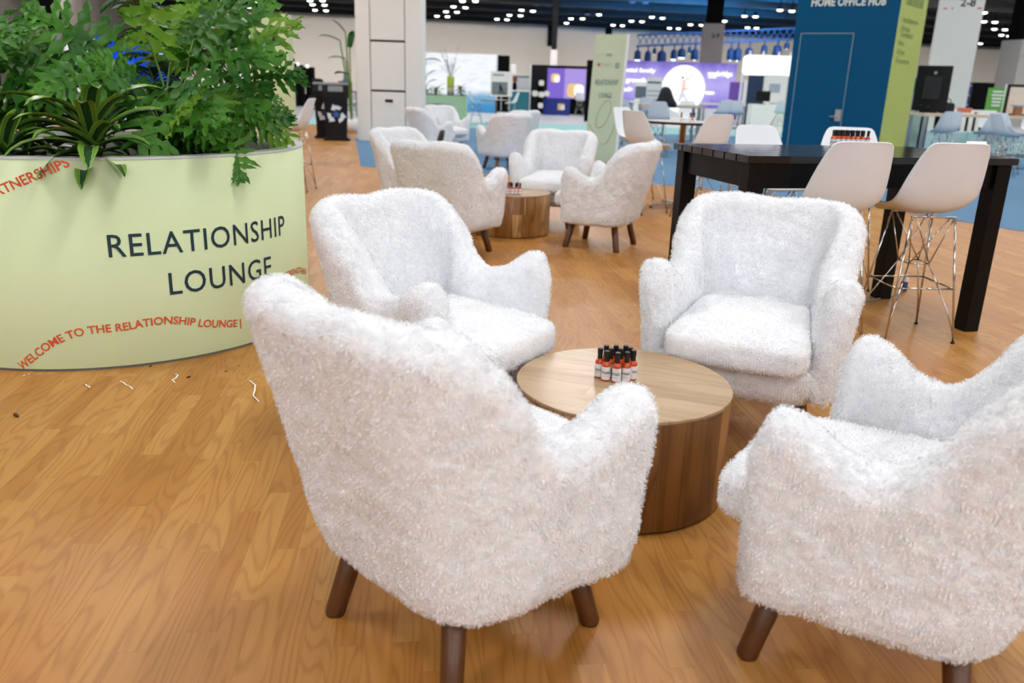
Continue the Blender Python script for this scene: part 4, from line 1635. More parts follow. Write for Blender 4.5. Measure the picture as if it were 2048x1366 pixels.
d0, d1 = onhub(1603, 67), onhub(1708, 67)
e0 = onhub(1690, 240)
DX0, DX1, DZ = d0.x, d1.x, (d0.z + d1.z) / 2
M_HAIR = mat('grey_door_seam', (120, 146, 160), 0.5)
bm = B(); box(bm, ((DX0 + DX1) / 2, -0.012, DZ / 2), (DX1 - DX0, 0.02, DZ)); door = obj('door', bm, M_HUB, hub)
bm = B()
for (x, z, sx, sz) in ((DX0, DZ / 2, 0.013, DZ), (DX1, DZ / 2, 0.013, DZ), ((DX0 + DX1) / 2, DZ, DX1 - DX0 + 0.013, 0.013)): box(bm, (x, -0.016, z), (sx, 0.02, sz))
obj('door_seam', bm, M_HAIR, door)
hx, hz = onhub(1676, 231).x, onhub(1676, 231).z
bm = B(); box(bm, (hx, -0.03, hz), (0.10, 0.02, 0.20)); hpz = obj('handle_plate', bm, M_STEEL, door, bevel=0.006)
bm = B(); bar(bm, (hx, -0.06, hz - 0.02), (hx - 0.13, -0.06, hz - 0.02), 0.022); bar(bm, (hx, -0.03, hz - 0.02), (hx, -0.07, hz - 0.02), 0.025); obj('lever_handle', bm, M_STEEL, door, bevel=0.004)
M_HT = mat('pale_lettering_hub', (206, 214, 206), 0.6)
q0, q1 = onhub(1622, 13), onhub(1772, 9)
text_flat('lettering', 'HOME OFFICE HUB', 0.125, (q0.x, -0.004, (q0.z + q1.z) / 2), (1, 0, 0), (0, 0, 1), M_HT, hub, width=q1.x - q0.x, bold=0.035, shear=0.06)
M_LT = mat('olive_lettering', (128, 150, 84), 0.6)
ln = Vector((hb.y, -hb.x, 0))


def onlime(px, py): return HM @ hit(px, py, hc, ln)


for (x0, y0, x1, y1, body, bold) in ((1812, 8, 1845, 20, 'HOME OFFICE HUB', .03), (1805, 44, 1835, 50, 'Sales Resources', 0), (1802, 61, 1820, 65, 'Advisor', 0), (1799, 73, 1825, 78, 'Transitions', 0), (1796, 90, 1807, 93, 'Marketing', 0),
                                     (1793, 108, 1808, 111, 'AI Zone', 0), (1790, 126, 1817, 129, 'Operations', 0)):
    a, b = onlime(x0, y0), onlime(x1, y1)
    off = (HM.to_3x3() @ ln) * 0.004
    ux = (b - a); ux.z = 0
    text_flat('lettering', body, 0.10 if not bold else 0.14, a + off, ux, (0, 0, 1), M_LT, limew, width=ux.length, bold=bold)

# ------------------------------------------------------------------ hall columns with numbers
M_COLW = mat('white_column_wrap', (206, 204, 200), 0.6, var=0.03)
M_RED = mat('red_mark', (190, 52, 48), 0.5)


def column(label, px, Y, w, top, num, rz, npx, redbits=True, cm=None):
    p = gp(px, Y)
    t = thing('hall_column', label, 'column', (p.x, Y, 0), rz, 'numbered hall columns')
    bm = B(); box(bm, (0, 0, top / 2), (w, w, top)); s_ = obj('white_wrap', bm, cm or M_COLW, t)
    bm = B(); box(bm, (0, 0, (top + WH) / 2), (w * 0.75, w * 0.75, WH - top)); obj('black_shaft', bm, M_BLK, t)
    if num:
        text_flat('column_number', num, 0.26, (w * 0.12, -w / 2 - 0.006, top - 0.79), (1, 0, 0), (0, 0, 1), M_INK, s_, bold=0.02, align='C')
        bm = B()
        for x, q in ((-w * .38, .10), (-w * .22, .06), (w * .40, .12)): box(bm, (x, -w / 2 - 0.004, top - 0.86), (q, 0.006, 0.05))
        obj('red_tape', bm, M_RED, s_)
    return t


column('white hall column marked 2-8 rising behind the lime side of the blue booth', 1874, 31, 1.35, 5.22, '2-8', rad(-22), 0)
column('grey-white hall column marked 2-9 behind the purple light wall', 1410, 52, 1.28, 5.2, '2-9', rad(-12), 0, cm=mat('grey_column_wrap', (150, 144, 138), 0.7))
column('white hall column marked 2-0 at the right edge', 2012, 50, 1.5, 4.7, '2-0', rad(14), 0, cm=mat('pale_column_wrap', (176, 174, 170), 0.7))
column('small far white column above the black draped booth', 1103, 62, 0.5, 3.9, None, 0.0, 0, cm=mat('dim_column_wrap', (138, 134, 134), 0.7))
bm = B()
p = gp(118, 40); t = thing('hall_column', 'black column high on the left behind the plants', 'column', (p.x, 40, 0)); box(bm, (0, 0, WH / 2 + 1.6), (0.85, 0.85, WH - 3.2)); obj('black_shaft', bm, M_BLK, t)
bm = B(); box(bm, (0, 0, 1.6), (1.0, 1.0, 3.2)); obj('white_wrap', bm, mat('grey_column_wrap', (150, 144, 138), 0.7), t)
# ------------------------------------------------------------------ landscape light wall and the green planter box
def sky_mat():
    t = NT('landscape_lightbox')
    x = t.xyz(t.tc.outputs['Generated'])
    n = t.noise(t.comb(t.math('MULTIPLY', x[0], 3.0), 0.0, t.math('MULTIPLY', x[2], 7.0)), 1.6, 4)
    sky = t.ramp(t.math('ADD', t.math('MULTIPLY', n, 0.8), t.math('MULTIPLY', x[0], 0.15)), [(0.25, lin((206, 222, 240))), (0.5, lin((250, 252, 255))), (0.75, lin((214, 232, 246)))])
    mt = t.noise(t.comb(t.math('MULTIPLY', x[0], 4.0), 3.0, 0.0), 1.4, 3)
    line = t.math('ADD', t.math('MULTIPLY', mt, 0.22), t.math('ADD', t.math('MULTIPLY', x[0], 0.10), 0.20))
    far = t.ramp(x[2], [(0.10, lin((60, 140, 196))), (0.26, lin((120, 172, 210))), (0.42, lin((190, 206, 224)))])
    below = t.math('MINIMUM', t.math('MAXIMUM', t.math('MULTIPLY', t.math('SUBTRACT', line, x[2]), 9.0), 0.0), 1.0)
    fade = t.math('MINIMUM', t.math('MAXIMUM', t.math('MULTIPLY', t.math('SUBTRACT', x[0], 0.35), 2.5), 0.0), 1.0)
    c = t.mix(t.math('MULTIPLY', below, fade), sky, far)
    t.l(c, t.b.inputs['Emission Color'])
    t.b.inputs['Base Color'].default_value = (0.02, 0.02, 0.02, 1)
    t.b.inputs['Specular IOR Level'].default_value = 0.1
    t.b.inputs['Emission Strength'].default_value = 1.0
    return t.m


lw, w, h = panel('landscape_lightbox', 'glowing wall picture of white sky over blue hills, right of the locker tower', 'light wall', 790, 992, 106, 222, 44, sky_mat(), 0.15, False)
M_FRW = mat('white_frame', (226, 228, 232), 0.5)
bm = B(); box(bm, (w / 2 + 0.03, 0.06, h / 2), (0.06, 0.2, h + 0.1)); obj('edge_frame', bm, M_FRW, lw)
lw.location.z -= 0.0
bm = B(); box(bm, (0, 0.08, -lw.location.z / 2), (w, 0.12, lw.location.z)); obj('base_skirt', bm, M_BLK, lw)
panel('black_drape', 'black drape hanging right of the glowing landscape wall', 'drape', 994, 1018, 111, 230, 46, M_BLK, 0.1, True)
M_SAGED = mat('sage_box', (164, 196, 160), 0.6, var=0.03)
gb, w, h = panel('green_planter_box', 'long pale green planter box behind the armchairs on the blue carpet', 'planter', 800, 932, 190, 250, 29, M_SAGED, 0.6, True)
bm = B(); box(bm, (0, 0.3, h - 0.02), (w - 0.06, 0.54, 0.06)); obj('soil', bm, M_SOIL, gb)
GBT = h
bm = B()
p = gp(876, 23)
superell(bm, (0, 0, 0.42), (0.46, 0.36, 0.42), 0.4, 0.4, 24, 12)
o = obj('dark_pouf', bm, mat('dark_green_fabric', (20, 40, 42), 0.8), None, True); o.location = p
tag(o, 'dark rounded pouf between the white armchairs and the green planter box', 'pouf')
p = gp(858, 29.3, GBT); dracaena('small green plant at the left end of the green planter box', (p.x - .1, 29.3, GBT - .02), 16, 0.30, 0.03, 61, 0.1)
p = gp(872, 29.3, GBT); dracaena('low bushy plant on the green planter box left of the glass vase', (p.x, 29.3, GBT - .02), 22, 0.42, 0.03, 62, 0.15)
p = gp(921, 29.3, GBT); dracaena('low bushy plant at the right end of the green planter box', (p.x, 29.3, GBT - .02), 22, 0.30, 0.035, 63, 0.25)
# broad-leaved plant
p = gp(853, 29.3, GBT)
t = thing('broad_leaf_plant', 'tall broad-leaved plant on the green planter box beside the red banner', 'plant', (p.x - .12, 29.3, GBT - .02))
bm, bs = B(), B(); uvl = bm.loops.layers.uv.new('uv'); r_ = random.Random(3)
for dx, z, dr, L in ((0.10, 1.15, (0.9, 0, 0.15), 0.55), (0.12, 0.62, (0.6, 0, 0.55), 0.42), (0.05, 0.85, (-0.5, -.3, 0.6), 0.40), (0.16, 0.40, (0.8, 0, 0.5), 0.35)):
    tube(bs, arch((0, 0, 0), (dx, 0, z), 0.0, 5), 0.016, 6)
    strap_leaf(bm, uvl, (dx, 0, z), dr, L, 0.085, 0.9, r_)
obj('foliage', bm, M_PHIL, t, True); obj('stems', bs, M_STEMG, t, True)
# vase with branches
p = gp(901, 29.3, GBT)
t = thing('glass_vase', 'tall glass vase with pale branches on the green planter box', 'vase', (p.x, 29.3, GBT))
bm = B(); lathe(bm, [(0.11, 0), (0.12, 0.02), (0.12, 0.25)], 20); obj('glass', bm, mat('smoky_glass', (150, 146, 130), 0.2, spec=.6), t, True)
bm = B(); lathe(bm, [(0.12, 0.25), (0.125, 0.62), (0.0, 0.62)], 20, caps=False); obj('moss_filling', bm, mat('lime_moss', (150, 170, 60), 0.7), t, True)
bm = B(); r_ = random.Random(4)
for k in range(16):
    a = r_.uniform(0, 2 * PI); rr = r_.uniform(.15, .48); zz = r_.uniform(0.9, 1.75)
    pts = arch((0, 0, 0.5), (rr * math.cos(a), rr * math.sin(a) * .4, zz), 0.15, 6)
    tube(bm, pts, [0.012, .010, .009, .008, .006, .004, .003], 5)
    for j in range(6):
        q = pts[3 + j // 2] + Vector((r_.uniform(-.07, .07), r_.uniform(-.05, .05), r_.uniform(-.05, .08)))
        tube(bm, [pts[3 + j // 2], q], 0.006, 4)
obj('branches', bm, mat('pale_branch', (176, 176, 176), 0.7), t)
pn, w, h = panel('red_banner', 'narrow red banner showing past the right edge of the locker tower', 'banner', 838, 850, 125, 168, 29.35, mat('red_cloth', (176, 34, 38), 0.7), 0.03)
bm = B(); zp = pn.location.z - GBT + .05; box(bm, (0, 0.02, (h - zp) / 2), (0.03, 0.03, h + zp)); obj('pole', bm, M_BLK, pn)
pn.location.z += 0.0

# poster, table and stools in front of the landscape wall
po, w, h = panel('photo_poster', 'white poster board with a grey city photograph, near the landscape wall', 'poster', 981, 1025, 143, 193, 34, M_WHITE, 0.05)
blob(po, 'photograph', 0.42, 0.32, w * 0.72, h * 0.52, 0.02, mat('grey_photo', (120, 128, 134), 0.6, var=0.6, scale=6), w, h)
bm = B()
for k in range(3): tube(bm, [((.4 - .12 * k) * w - .25 * w, -0.016, h * .08), (-.06 * w, -0.016, h * .48)], 0.018, 5)
obj('photo_shapes', bm, M_BLK, po)
blob(po, 'title_line', 0.35, 0.86, w * 0.5, 0.05, 0.01, mat('grey_print', (130, 130, 134), .6), w, h)
bm = B(); box(bm, (0, 0.05, -po.location.z / 2), (0.05, 0.05, po.location.z)); box(bm, (0, 0.05, -po.location.z + 0.015), (0.5, 0.3, 0.03)); obj('stand', bm, M_STEEL, po)
p = gp(991, 31.2)
pedestal_table('small round pedestal table between two white stools in front of the photo poster', (p.x, p.y, 0), 0.56, 0.86, 0.2, group='round pedestal tables in the back')
G_BK = 'white shell stools around the small table by the photo poster'
p = gp(952, 30.6); stool(p.x, p.y, (0.9, 0.15), 'white shell stool left of the small table by the photo poster, seen from its side', G_BK)
p = gp(1022, 31.6); stool(p.x, p.y, (-0.85, -0.2), 'white shell stool right of the small table by the photo poster', G_BK)
tb, w, h = panel('teal_counter', 'teal counter with a white top left of the black draped booth', 'counter', 1020, 1058, 183, 218, 42, mat('teal_counter', (20, 106, 122), 0.6), 0.5, True)
bm = B(); box(bm, (0, 0.25, h + 0.03), (w + .06, .56, 0.06)); obj('countertop', bm, M_WHITE, tb)
wv, w, h = panel('back_screen', 'white screen with a teal header behind the teal counter', 'screen', 1022, 1058, 152, 182, 43.2, mat('grey_screen', (196, 200, 206), .5), 0.1)
blob(wv, 'header_band', .5, .95, w, h * .1, .01, mat('teal_counter', (20, 106, 122), 0.6), w, h)
bm = B(); box(bm, (0, 0.05, -wv.location.z / 2), (w * .9, 0.06, wv.location.z)); obj('support', bm, M_BLK, wv)
p = gp(1029, 36.2, 1.05)
t = thing('dark_vase', 'slim dark brown vase on the teal counter', 'vase', at(1029, 178, 42.25)); t.location.z = tb['_h'] + .06
bm = B(); lathe(bm, [(0.08, 0), (0.12, .1), (0.10, .3), (0.04, .38)], 16); obj('base', bm, M_BLK, t, True)
bm = B(); lathe(bm, [(0.05, .36), (0.13, .44), (0.12, .62), (0.05, .68)], 16); obj('globe', bm, mat('rust_brown', (120, 62, 44), .5), t, True)
panel('wall_box', 'small grey box on the back wall above the teal counter', 'box', 1022, 1032, 128, 148, 66, mat('grey_box', (150, 148, 152), .6), .2)

# ------------------------------------------------------------------ black draped booth with purple screens
Y1 = 45.0
bo, w, h = panel('draped_booth', 'black draped booth frame around purple glowing panels', 'booth', 1061, 1177, 131, 226, Y1, M_BLK, 0.1, True)
bm = B(); box(bm, (-w / 2 - 0.03, -0.4, h / 2), (0.08, 0.9, h)); obj('white_side_edge', bm, M_FRW, bo)
bm = B()
for k in range(9): tube(bm, [(-w / 2 + 0.08 + 0.1 * k, -0.03, 0), (-w / 2 + 0.08 + 0.1 * k, -0.03, h - .05)], 0.045, 6)
obj('drape_folds', bm, mat('black_drape_fold', (14, 15, 20), .8), bo)
M_PUR = glow('purple_light_panel', (128, 104, 208), 1.0)
M_PUR2 = glow('pale_purple_light_panel', (170, 150, 226), 1.0)
M_GLOW = glow('white_light', (255, 255, 255), 1.25)
M_YEL = glow('yellow_light', (236, 200, 140), 1.0)
x0 = lambda px: at(px, 170, Y1).x - bo.location.x
z0 = lambda py, px=1130: at(px, py, Y1).z
for a, b, m in ((1094, 1128, M_PUR), (1128, 1176, M_PUR2)):
    bm = B(); box(bm, ((x0(a) + x0(b)) / 2, -0.12, (z0(137) + z0(197)) / 2), (x0(b) - x0(a) - .01, 0.06, z0(137) - z0(197))); obj('light_panel', bm, m, bo)
def bblob(px, py, bw, bh, m, nm, y=-0.16):
    bm = B(); M = Matrix.Translation((x0(px), y, z0(py, px))) @ Matrix.Rotation(PI / 2, 4, 'X'); prism(bm, rrect(bw, bh, min(bw, bh) * .3, 4), 0, .01, M); return obj(nm, bm, m, bo)
bblob(1110, 156, 0.46, 0.44, M_YEL, 'logo_yellow'); bblob(1113, 158, 0.26, 0.32, M_GLOW, 'logo_white', -0.175)
bblob(1150, 181, 0.85, 0.70, M_YEL, 'picture_yellow'); bblob(1158, 181, 0.50, 0.55, M_GLOW, 'picture_white', -0.175)
cv, w, h = panel('covered_counter', 'counter under a royal blue cloth with a square logo, in the draped booth', 'counter', 1087, 1140, 198, 226, 43.4, mat('royal_blue_cloth', (34, 54, 138), .8), .6, True)
blob(cv, 'logo_yellow', .66, .52, .34, .32, .03, mat('yellow_print', (226, 184, 120), .6), w, h); blob(cv, 'logo_white', .72, .48, .22, .24, .05, M_WHITE, w, h, -0.014)
rk, w, h = panel('display_rack', 'black rack holding white rounded signs beside the blue-clothed counter', 'rack', 1074, 1085, 168, 227, 43.0, M_BLK, .3, True)
for px, py, bw, bh in ((1083, 166, .26, .26), (1070, 187, .30, .28), (1083, 189, .30, .26), (1094, 187, .26, .26), (1081, 211, .26, .26)):
    bm = B(); q = at(px, py, 42.9); M = Matrix.Translation((q.x - rk.location.x, -0.08, q.z)) @ Matrix.Rotation(PI / 2, 4, 'X'); prism(bm, rrect(bw, bh, .08, 4), 0, .04, M); obj('round_sign', bm, M_WHITE, rk)
p = gp(1158, 43.5); stool(p.x, 43.5, (0.2, 1), 'white shell stool right of the blue-clothed counter in the draped booth', 'stools at the far booths')
panel('black_booth_post', 'tall black post between the draped booth and the green banner', 'post', 1172, 1184, 120, 243, 36.3, M_BLK, .3, True)

# ------------------------------------------------------------------ big purple light wall
Y2 = 47.0
def purple_mat():
    t = NT('purple_light_wall')
    x = t.xyz(t.tc.outputs['Generated'])
    e = t.math('ABSOLUTE', t.math('SUBTRACT', x[2], 0.5))
    n = t.noise(t.comb(t.math('MULTIPLY', x[0], 9.0), 0.0, x[2]), 1.5, 2)
    f = t.math('ADD', t.math('MULTIPLY', e, 1.2), t.math('MULTIPLY', t.math('SUBTRACT', n, .5), .5))
    c = t.ramp(f, [(0.0, lin((182, 170, 240))), (0.35, lin((160, 146, 230))), (0.62, lin((104, 84, 186)))])
    t.l(c, t.b.inputs['Emission Color']); t.b.inputs['Base Color'].default_value = (0.02, 0.02, 0.02, 1)
    t.b.inputs['Emission Strength'].default_value = 1.0
    return t.m
pw, w, h = panel('purple_light_wall', 'long glowing purple wall with white words and a white disc', 'light wall', 1187, 1471, 123, 214, Y2, purple_mat(), .15, False)
bm = B(); box(bm, (0, 0.06, -pw.location.z / 2), (w, 0.12, pw.location.z)); obj('white_plinth', bm, M_FRW, pw)
U = lambda px: (at(px, 170, Y2).x - pw.location.x) / w + .5
Vv = lambda py, px: (at(px, py, Y2).z - pw.location.z) / h
front_text(pw, w, h, "ssential family", (U(1232)), Vv(144, 1280), 0.20, M_GLOW, width=(U(1310) - U(1232)) * w, bold=.06, align='L')
front_text(pw, w, h, "to growth", U(1234), Vv(164, 1260), 0.24, M_GLOW, width=(U(1292) - U(1234)) * w, bold=.06, align='L')
front_text(pw, w, h, "needs", U(1232), Vv(182, 1250), 0.24, M_GLOW, width=(U(1266) - U(1232)) * w, bold=.06, align='L')
front_text(pw, w, h, "onebridge", U(1413), Vv(152, 1440), 0.26, M_GLOW, width=(U(1463) - U(1413)) * w, bold=.06, align='L')
blob(pw, 'small_word', U(1423), Vv(155, 1423), .50, .07, .03, M_GLOW, w, h)
blob(pw, 'button', U(1421), Vv(186, 1421), .52, .17, .08, M_GLOW, w, h)
dk = disc(pw, 'white_disc', U(1367), Vv(178, 1367), 1.06 * 47 / 40, M_GLOW, w, h, y=-0.006, sx=0.96)
# dancer printed on the disc
def figure(parts, m, nm, y):
    bm = B()
    for a, b, r0, r1 in parts:
        pa = Vector(((U(a[0]) - .5) * w, y, Vv(a[1], a[0]) * h)); pb = Vector(((U(b[0]) - .5) * w, y, Vv(b[1], b[0]) * h))
        d = (pb - pa).normalized(); s = Vector((d.z, 0, -d.x))
        bm.faces.new([bm.verts.new(q) for q in (pa - s * r0, pa + s * r0, pb + s * r1, pb - s * r1)])
    obj(nm, bm, m, dk)
figure([((1366, 160), (1368, 170), .07, .10), ((1368, 170), (1366, 186), .11, .09)], glow('coral_print', (250, 206, 194), 1.0), 'printed_top', -.020)
figure([((1369, 161), (1380, 155), .04, .03), ((1380, 155), (1392, 142), .03, .02), ((1367, 179), (1388, 176), .04, .02)], glow('tan_print', (206, 190, 176), 1.0), 'printed_arms', -.022)
figure([((1366, 186), (1360, 204), .12, .07), ((1367, 188), (1378, 204), .09, .05)], glow('pale_grey_print', (214, 220, 236), 1.0), 'printed_legs', -.021)
disc(dk, 'printed_head', U(1364), Vv(155, 1364), .085, glow('brown_print', (190, 170, 150), 1.0), w, h, y=-.023)
panel('purple_end_panel', 'darker purple panel at the right end of the long purple wall', 'panel', 1459, 1487, 164, 206, 45.5, glow('deep_purple', (112, 84, 170), .8), .1, True)
ep = panel('white_end_post', 'white post at the right end of the purple wall', 'post', 1486, 1493, 160, 232, 44, M_FRW, .2, True)

# ------------------------------------------------------------------ white light header and blue bay behind the hub
Y3 = 36.0
bm = B()
xa, xb = at(1489, 130, Y3).x, at(1606, 130, Y3).x
za, zb = at(1540, 151, Y3).z, at(1540, 111, Y3).z
t = thing('light_header', 'big white glowing rounded header hanging left of the blue booth', 'light wall', ((xa + xb) / 2, Y3, (za + zb) / 2))
M = Matrix.Rotation(PI / 2, 4, 'X'); prism(bm, rrect(xb - xa, zb - za, .16, 5), -0.3, 0.0, M); obj('glowing_box', bm, glow('white_header_light', (255, 255, 255), 1.6), t)
bm = B()
for x in (-1.0, -0.45, 0.2, 0.7): tube(bm, [(x, .1, (zb - za) / 2), (x, .1, (zb - za) / 2 + .16)], .05, 8)
obj('hanging_lug', bm, M_FRW, t)
bm = B()
for x in (-1.2, 1.1): box(bm, (x, 0.25, -(za + zb) / 4 - .2), (0.08, .08, (za + zb) / 2 - .2))
obj('support_post', bm, M_FRW, t)
pb, w, h = panel('navy_drape', 'dark navy drape under the white glowing header', 'drape', 1494, 1560, 148, 235, 38.2, mat('navy_drape', (8, 40, 72), .7, var=.5, scale=1.2), .1, True)
kq, w, h = panel('white_kiosk', 'white kiosk with a screen left of the blue booth', 'kiosk', 1532, 1572, 150, 224, 34, M_WHITE, .5, True)
blob(kq, 'screen', .40, .76, .44, .34, .02, mat('blue_grey_screen', (170, 176, 192), .3), w, h)
blob(kq, 'title_line', .42, .48, .34, .03, .01, mat('grey_print', (130, 130, 134), .6), w, h)
dsk, w, h = panel('white_desk', 'white desk with a dark monitor under the glowing header', 'desk', 1503, 1578, 209, 236, 31, M_WHITE, .6, True)
mo = thing('dark_monitor', 'dark monitor on the white desk left of the blue booth', 'monitor', (at(1526, 200, 31.1).x, 31.15, dsk['_h']))
bm = B(); box(bm, (0, 0, .28), (.52, .05, .36)); obj('screen', bm, M_BLACKP, mo, bevel=.01)
bm = B(); box(bm, (0, .02, .06), (.06, .04, .12)); box(bm, (0, .02, .01), (.26, .2, .02)); obj('stand', bm, M_BLACKP, mo)
p = gp(1556, 29.5); stool(p.x, 29.5, (0.1, 1), 'white shell stool at the white desk left of the blue booth', 'stools at the far booths')

# ------------------------------------------------------------------ far counters with stools in front of the purple wall
def frame_table(name, label, px0, px1, py, Y, D, H, m_top, group=None):
    xa, xb = gp(px0, Y, H).x, gp(px1, Y, H).x
    t = thing(name, label, 'table', ((xa + xb) / 2, Y, 0), 0, group)
    W = xb - xa
    bm = B(); box(bm, (0, D / 2, H - .03), (W, D, .06)); obj('tabletop', bm, m_top, t, bevel=.006)
    for sx in (-1, 1):
        for yy in (.05, D - .05):
            bm = B(); box(bm, (sx * (W / 2 - .05), yy, (H - .06) / 2), (.06, .06, H - .06)); obj('leg', bm, M_STEEL, t)
    bm = B(); box(bm, (0, .05, .25), (W - .1, .04, .04)); box(bm, (0, D - .05, .25), (W - .1, .04, .04)); obj('stretcher', bm, M_STEEL, t)
    return t
M_BEECH = mat('pale_beech_top', (206, 192, 172), .4, var=.05)
frame_table('work_table', 'pale wooden high work table on steel legs behind the round pedestal table', 1284, 1404, 0, 19.0, .7, 1.06, M_BEECH, 'steel-legged high work tables')
p = gp(1325, 19.2, 1.06)
t = thing('jacket_stand', 'black jacket hung on a slim stand at the pale work table', 'jacket', (p.x, 18.9, 0))
bm = B(); tube(bm, [(0, 0, 0.02), (0, 0, 1.25)], .018, 8); lathe(bm, [(.16, 0), (.16, .02)], 16); obj('stand', bm, M_STEEL, t)
bm = B()
pr = None
for z, a, b in ((1.02, .24, .10), (1.10, .25, .12), (1.18, .19, .11), (1.28, .15, .10), (1.38, .11, .08), (1.43, .05, .05)):
    ring = [bm.verts.new((a * math.cos(2 * PI * k / 16) + .05 * (1.4 - z), b * math.sin(2 * PI * k / 16), z + .02 * math.sin(k * 2.1))) for k in range(16)]
    if pr:
        for q in range(16): bm.faces.new((pr[q], pr[(q + 1) % 16], ring[(q + 1) % 16], ring[q]))
    else: bm.faces.new(ring[::-1])
    pr = ring
bm.faces.new(pr)
obj('jacket', bm, mat('black_cloth', (22, 24, 34), .8), t, True)
bm = B(); box(bm, (0.02, 0, .80), (.18, .12, .22)); obj('bag', bm, mat('black_cloth', (22, 24, 34), .8), t, bevel=.03)
G_WT = 'white shell stools at the pale work table'
for px, Y, f, lb in ((1312, 18.2, (.3, 1), 'white shell stool under the left end of the pale work table'), (1371, 20.3, (0, -1), 'grey looking shell stool behind the pale work table, before the white disc'), (1262, 20.0, (.9, .2), 'white shell stool left of the pale work table, behind the banner-side stools')):
    p = gp(px, Y); stool(p.x, Y, f, lb, G_WT)
kk, w, h = panel('info_kiosk', 'grey-white information stand with a dark screen before the purple words', 'kiosk', 1270, 1292, 164, 205, 31.5, M_WHITE, .1, True)
blob(kk, 'dark_screen', .5, .78, .40, .42, .02, mat('dark_grey_screen', (96, 104, 116), .3), w, h)
kk, w, h = panel('info_board', 'tall grey-white board with a dark title bar left of the white disc', 'board', 1294, 1324, 154, 205, 33, mat('pale_grey_board', (214, 214, 216), .5), .1, True)
blob(kk, 'title_bar', .45, .89, .50, .06, .01, mat('dark_grey_print', (70, 72, 80), .5), w, h)
for k in range(4): blob(kk, 'text_line', .5, .72 - .09 * k, .62, .03, .01, mat('grey_print', (130, 130, 134), .6), w, h)
frame_table('white_table', 'narrow high white table before the purple words', 1262, 1300, 0, 27.5, .6, 1.02, M_WHITE, 'high white tables at the purple wall')
frame_table('white_table', 'long high white table before the right half of the purple wall', 1406, 1492, 0, 27.5, .6, 1.02, M_WHITE, 'high white tables at the purple wall')
tt = panel('white_cup', 'white paper cup on the long white table', 'cup', 1456, 1463, 191, 198.5, 27.7, M_WHITE, .1)[0]
tt.location.z = 1.02
G_PW = 'white shell stools at the white tables before the purple wall'
for px, Y, f, lb in ((1288, 26.2, (.2, 1), 'white shell stool at the narrow white table before the purple words'), (1438, 25.5, (-.2, 1), 'white shell stool at the left part of the long white table'), (1466, 26.0, (.4, 1), 'white shell stool at the right part of the long white table')):
    p = gp(px, Y); stool(p.x, Y, f, lb, G_PW)

# ------------------------------------------------------------------ right side work counters
YR = 17.6
ct = frame_table('work_counter', 'long wooden high counter at the right behind the black bar table', 1850, 2130, 0, YR, .75, 1.08, mat('light_wood_counter', (216, 196, 170), .4, var=.06), 'wooden work counters at the right')
M_MINT = mat('mint_panel', (190, 222, 204), .5, var=.03)
M_AQUA = mat('aqua_panel', (180, 212, 212), .5, var=.05)
pn = panel('mint_panel', 'mint green upright panel at the foot of the lime wall', 'panel', 1808, 1846, 222, 300, 18.9, M_MINT, .1, True)
panel('black_gap_panel', 'narrow black upright panel beside the mint panel', 'panel', 1841, 1852, 233, 300, 18.5, M_BLK, .1, True)
panel('aqua_box', 'low aqua bench box under the wooden counter, left one', 'bench', 1853, 1938, 263, 305, 20.5, M_AQUA, .5, True, 'low aqua boxes under the wooden counter')
panel('aqua_box', 'low aqua bench box under the wooden counter, right one', 'bench', 1941, 2050, 266, 310, 20.3, M_AQUA, .5, True, 'low aqua boxes under the wooden counter')
sl = thing('slatted_screen', 'white slatted screen behind the wooden counter', 'screen', (gp(1920, 21.5).x, 21.5, 0))
bm = B()
for k in range(8): box(bm, (-.62 + .18 * k, 0, .55), (.09, .05, 1.1))
box(bm, (0, 0, 1.1), (1.4, .06, .06)); box(bm, (0, 0, .1), (1.4, .06, .06)); obj('slats', bm, M_WHITE, sl)
bm = B(); box(bm, (0, .3, .62), (1.3, .05, .7)); obj('dark_backing', bm, M_BLK, sl)
# big monitor turned sideways
mp_ = at(1862, 180, YR)
mo = thing('large_monitor', 'large black monitor seen from behind at the left end of the wooden counter', 'monitor', (gp(1858, YR + .3, 1.08).x, YR + .35, 1.08), rad(-28))
bm = B(); box(bm, (0, 0, .49), (.66, .05, .90)); obj('screen_back', bm, M_BLACKP, mo, bevel=.012)
bm = B(); box(bm, (0, -.05, .50), (.34, .06, .46)); obj('rear_housing', bm, mat('black_matte', (12, 12, 13), .6), mo, bevel=.01)
bm = B(); box(bm, (0, 0, .02), (.34, .26, .04)); box(bm, (0, -.02, .12), (.12, .06, .2)); obj('stand', bm, M_BLACKP, mo)
bm = B(); lathe(bm, [(0, 0), (.03, 0), (.03, .006), (0, .006)], 16, caps=False); bm.transform(Matrix.Translation((.02, -.028, .80)) @ Matrix.Rotation(PI / 2, 4, 'X')); obj('maker_badge', bm, M_STEEL, mo)
# small plant and picture behind the monitor
p = gp(1826, YR + 1.9, 1.0); 
pt_ = panel('teal_picture', 'small teal picture showing between the lime wall and the big monitor', 'picture', 1822, 1842, 156, 184, 20.5, mat('teal_picture', (36, 96, 118), .5, var=.5, scale=8), .03)[0]
bm = B(); box(bm, (0, .03, -pt_.location.z / 2), (.04, .03, pt_.location.z)); obj('stand', bm, M_STEEL, pt_)
p = gp(1836, YR + .35, 1.08)
dracaena('leafy plant on the wooden counter between the lime wall and the monitor', (p.x + .24, YR + .5, 1.08), 20, .30, .035, 77, .22)
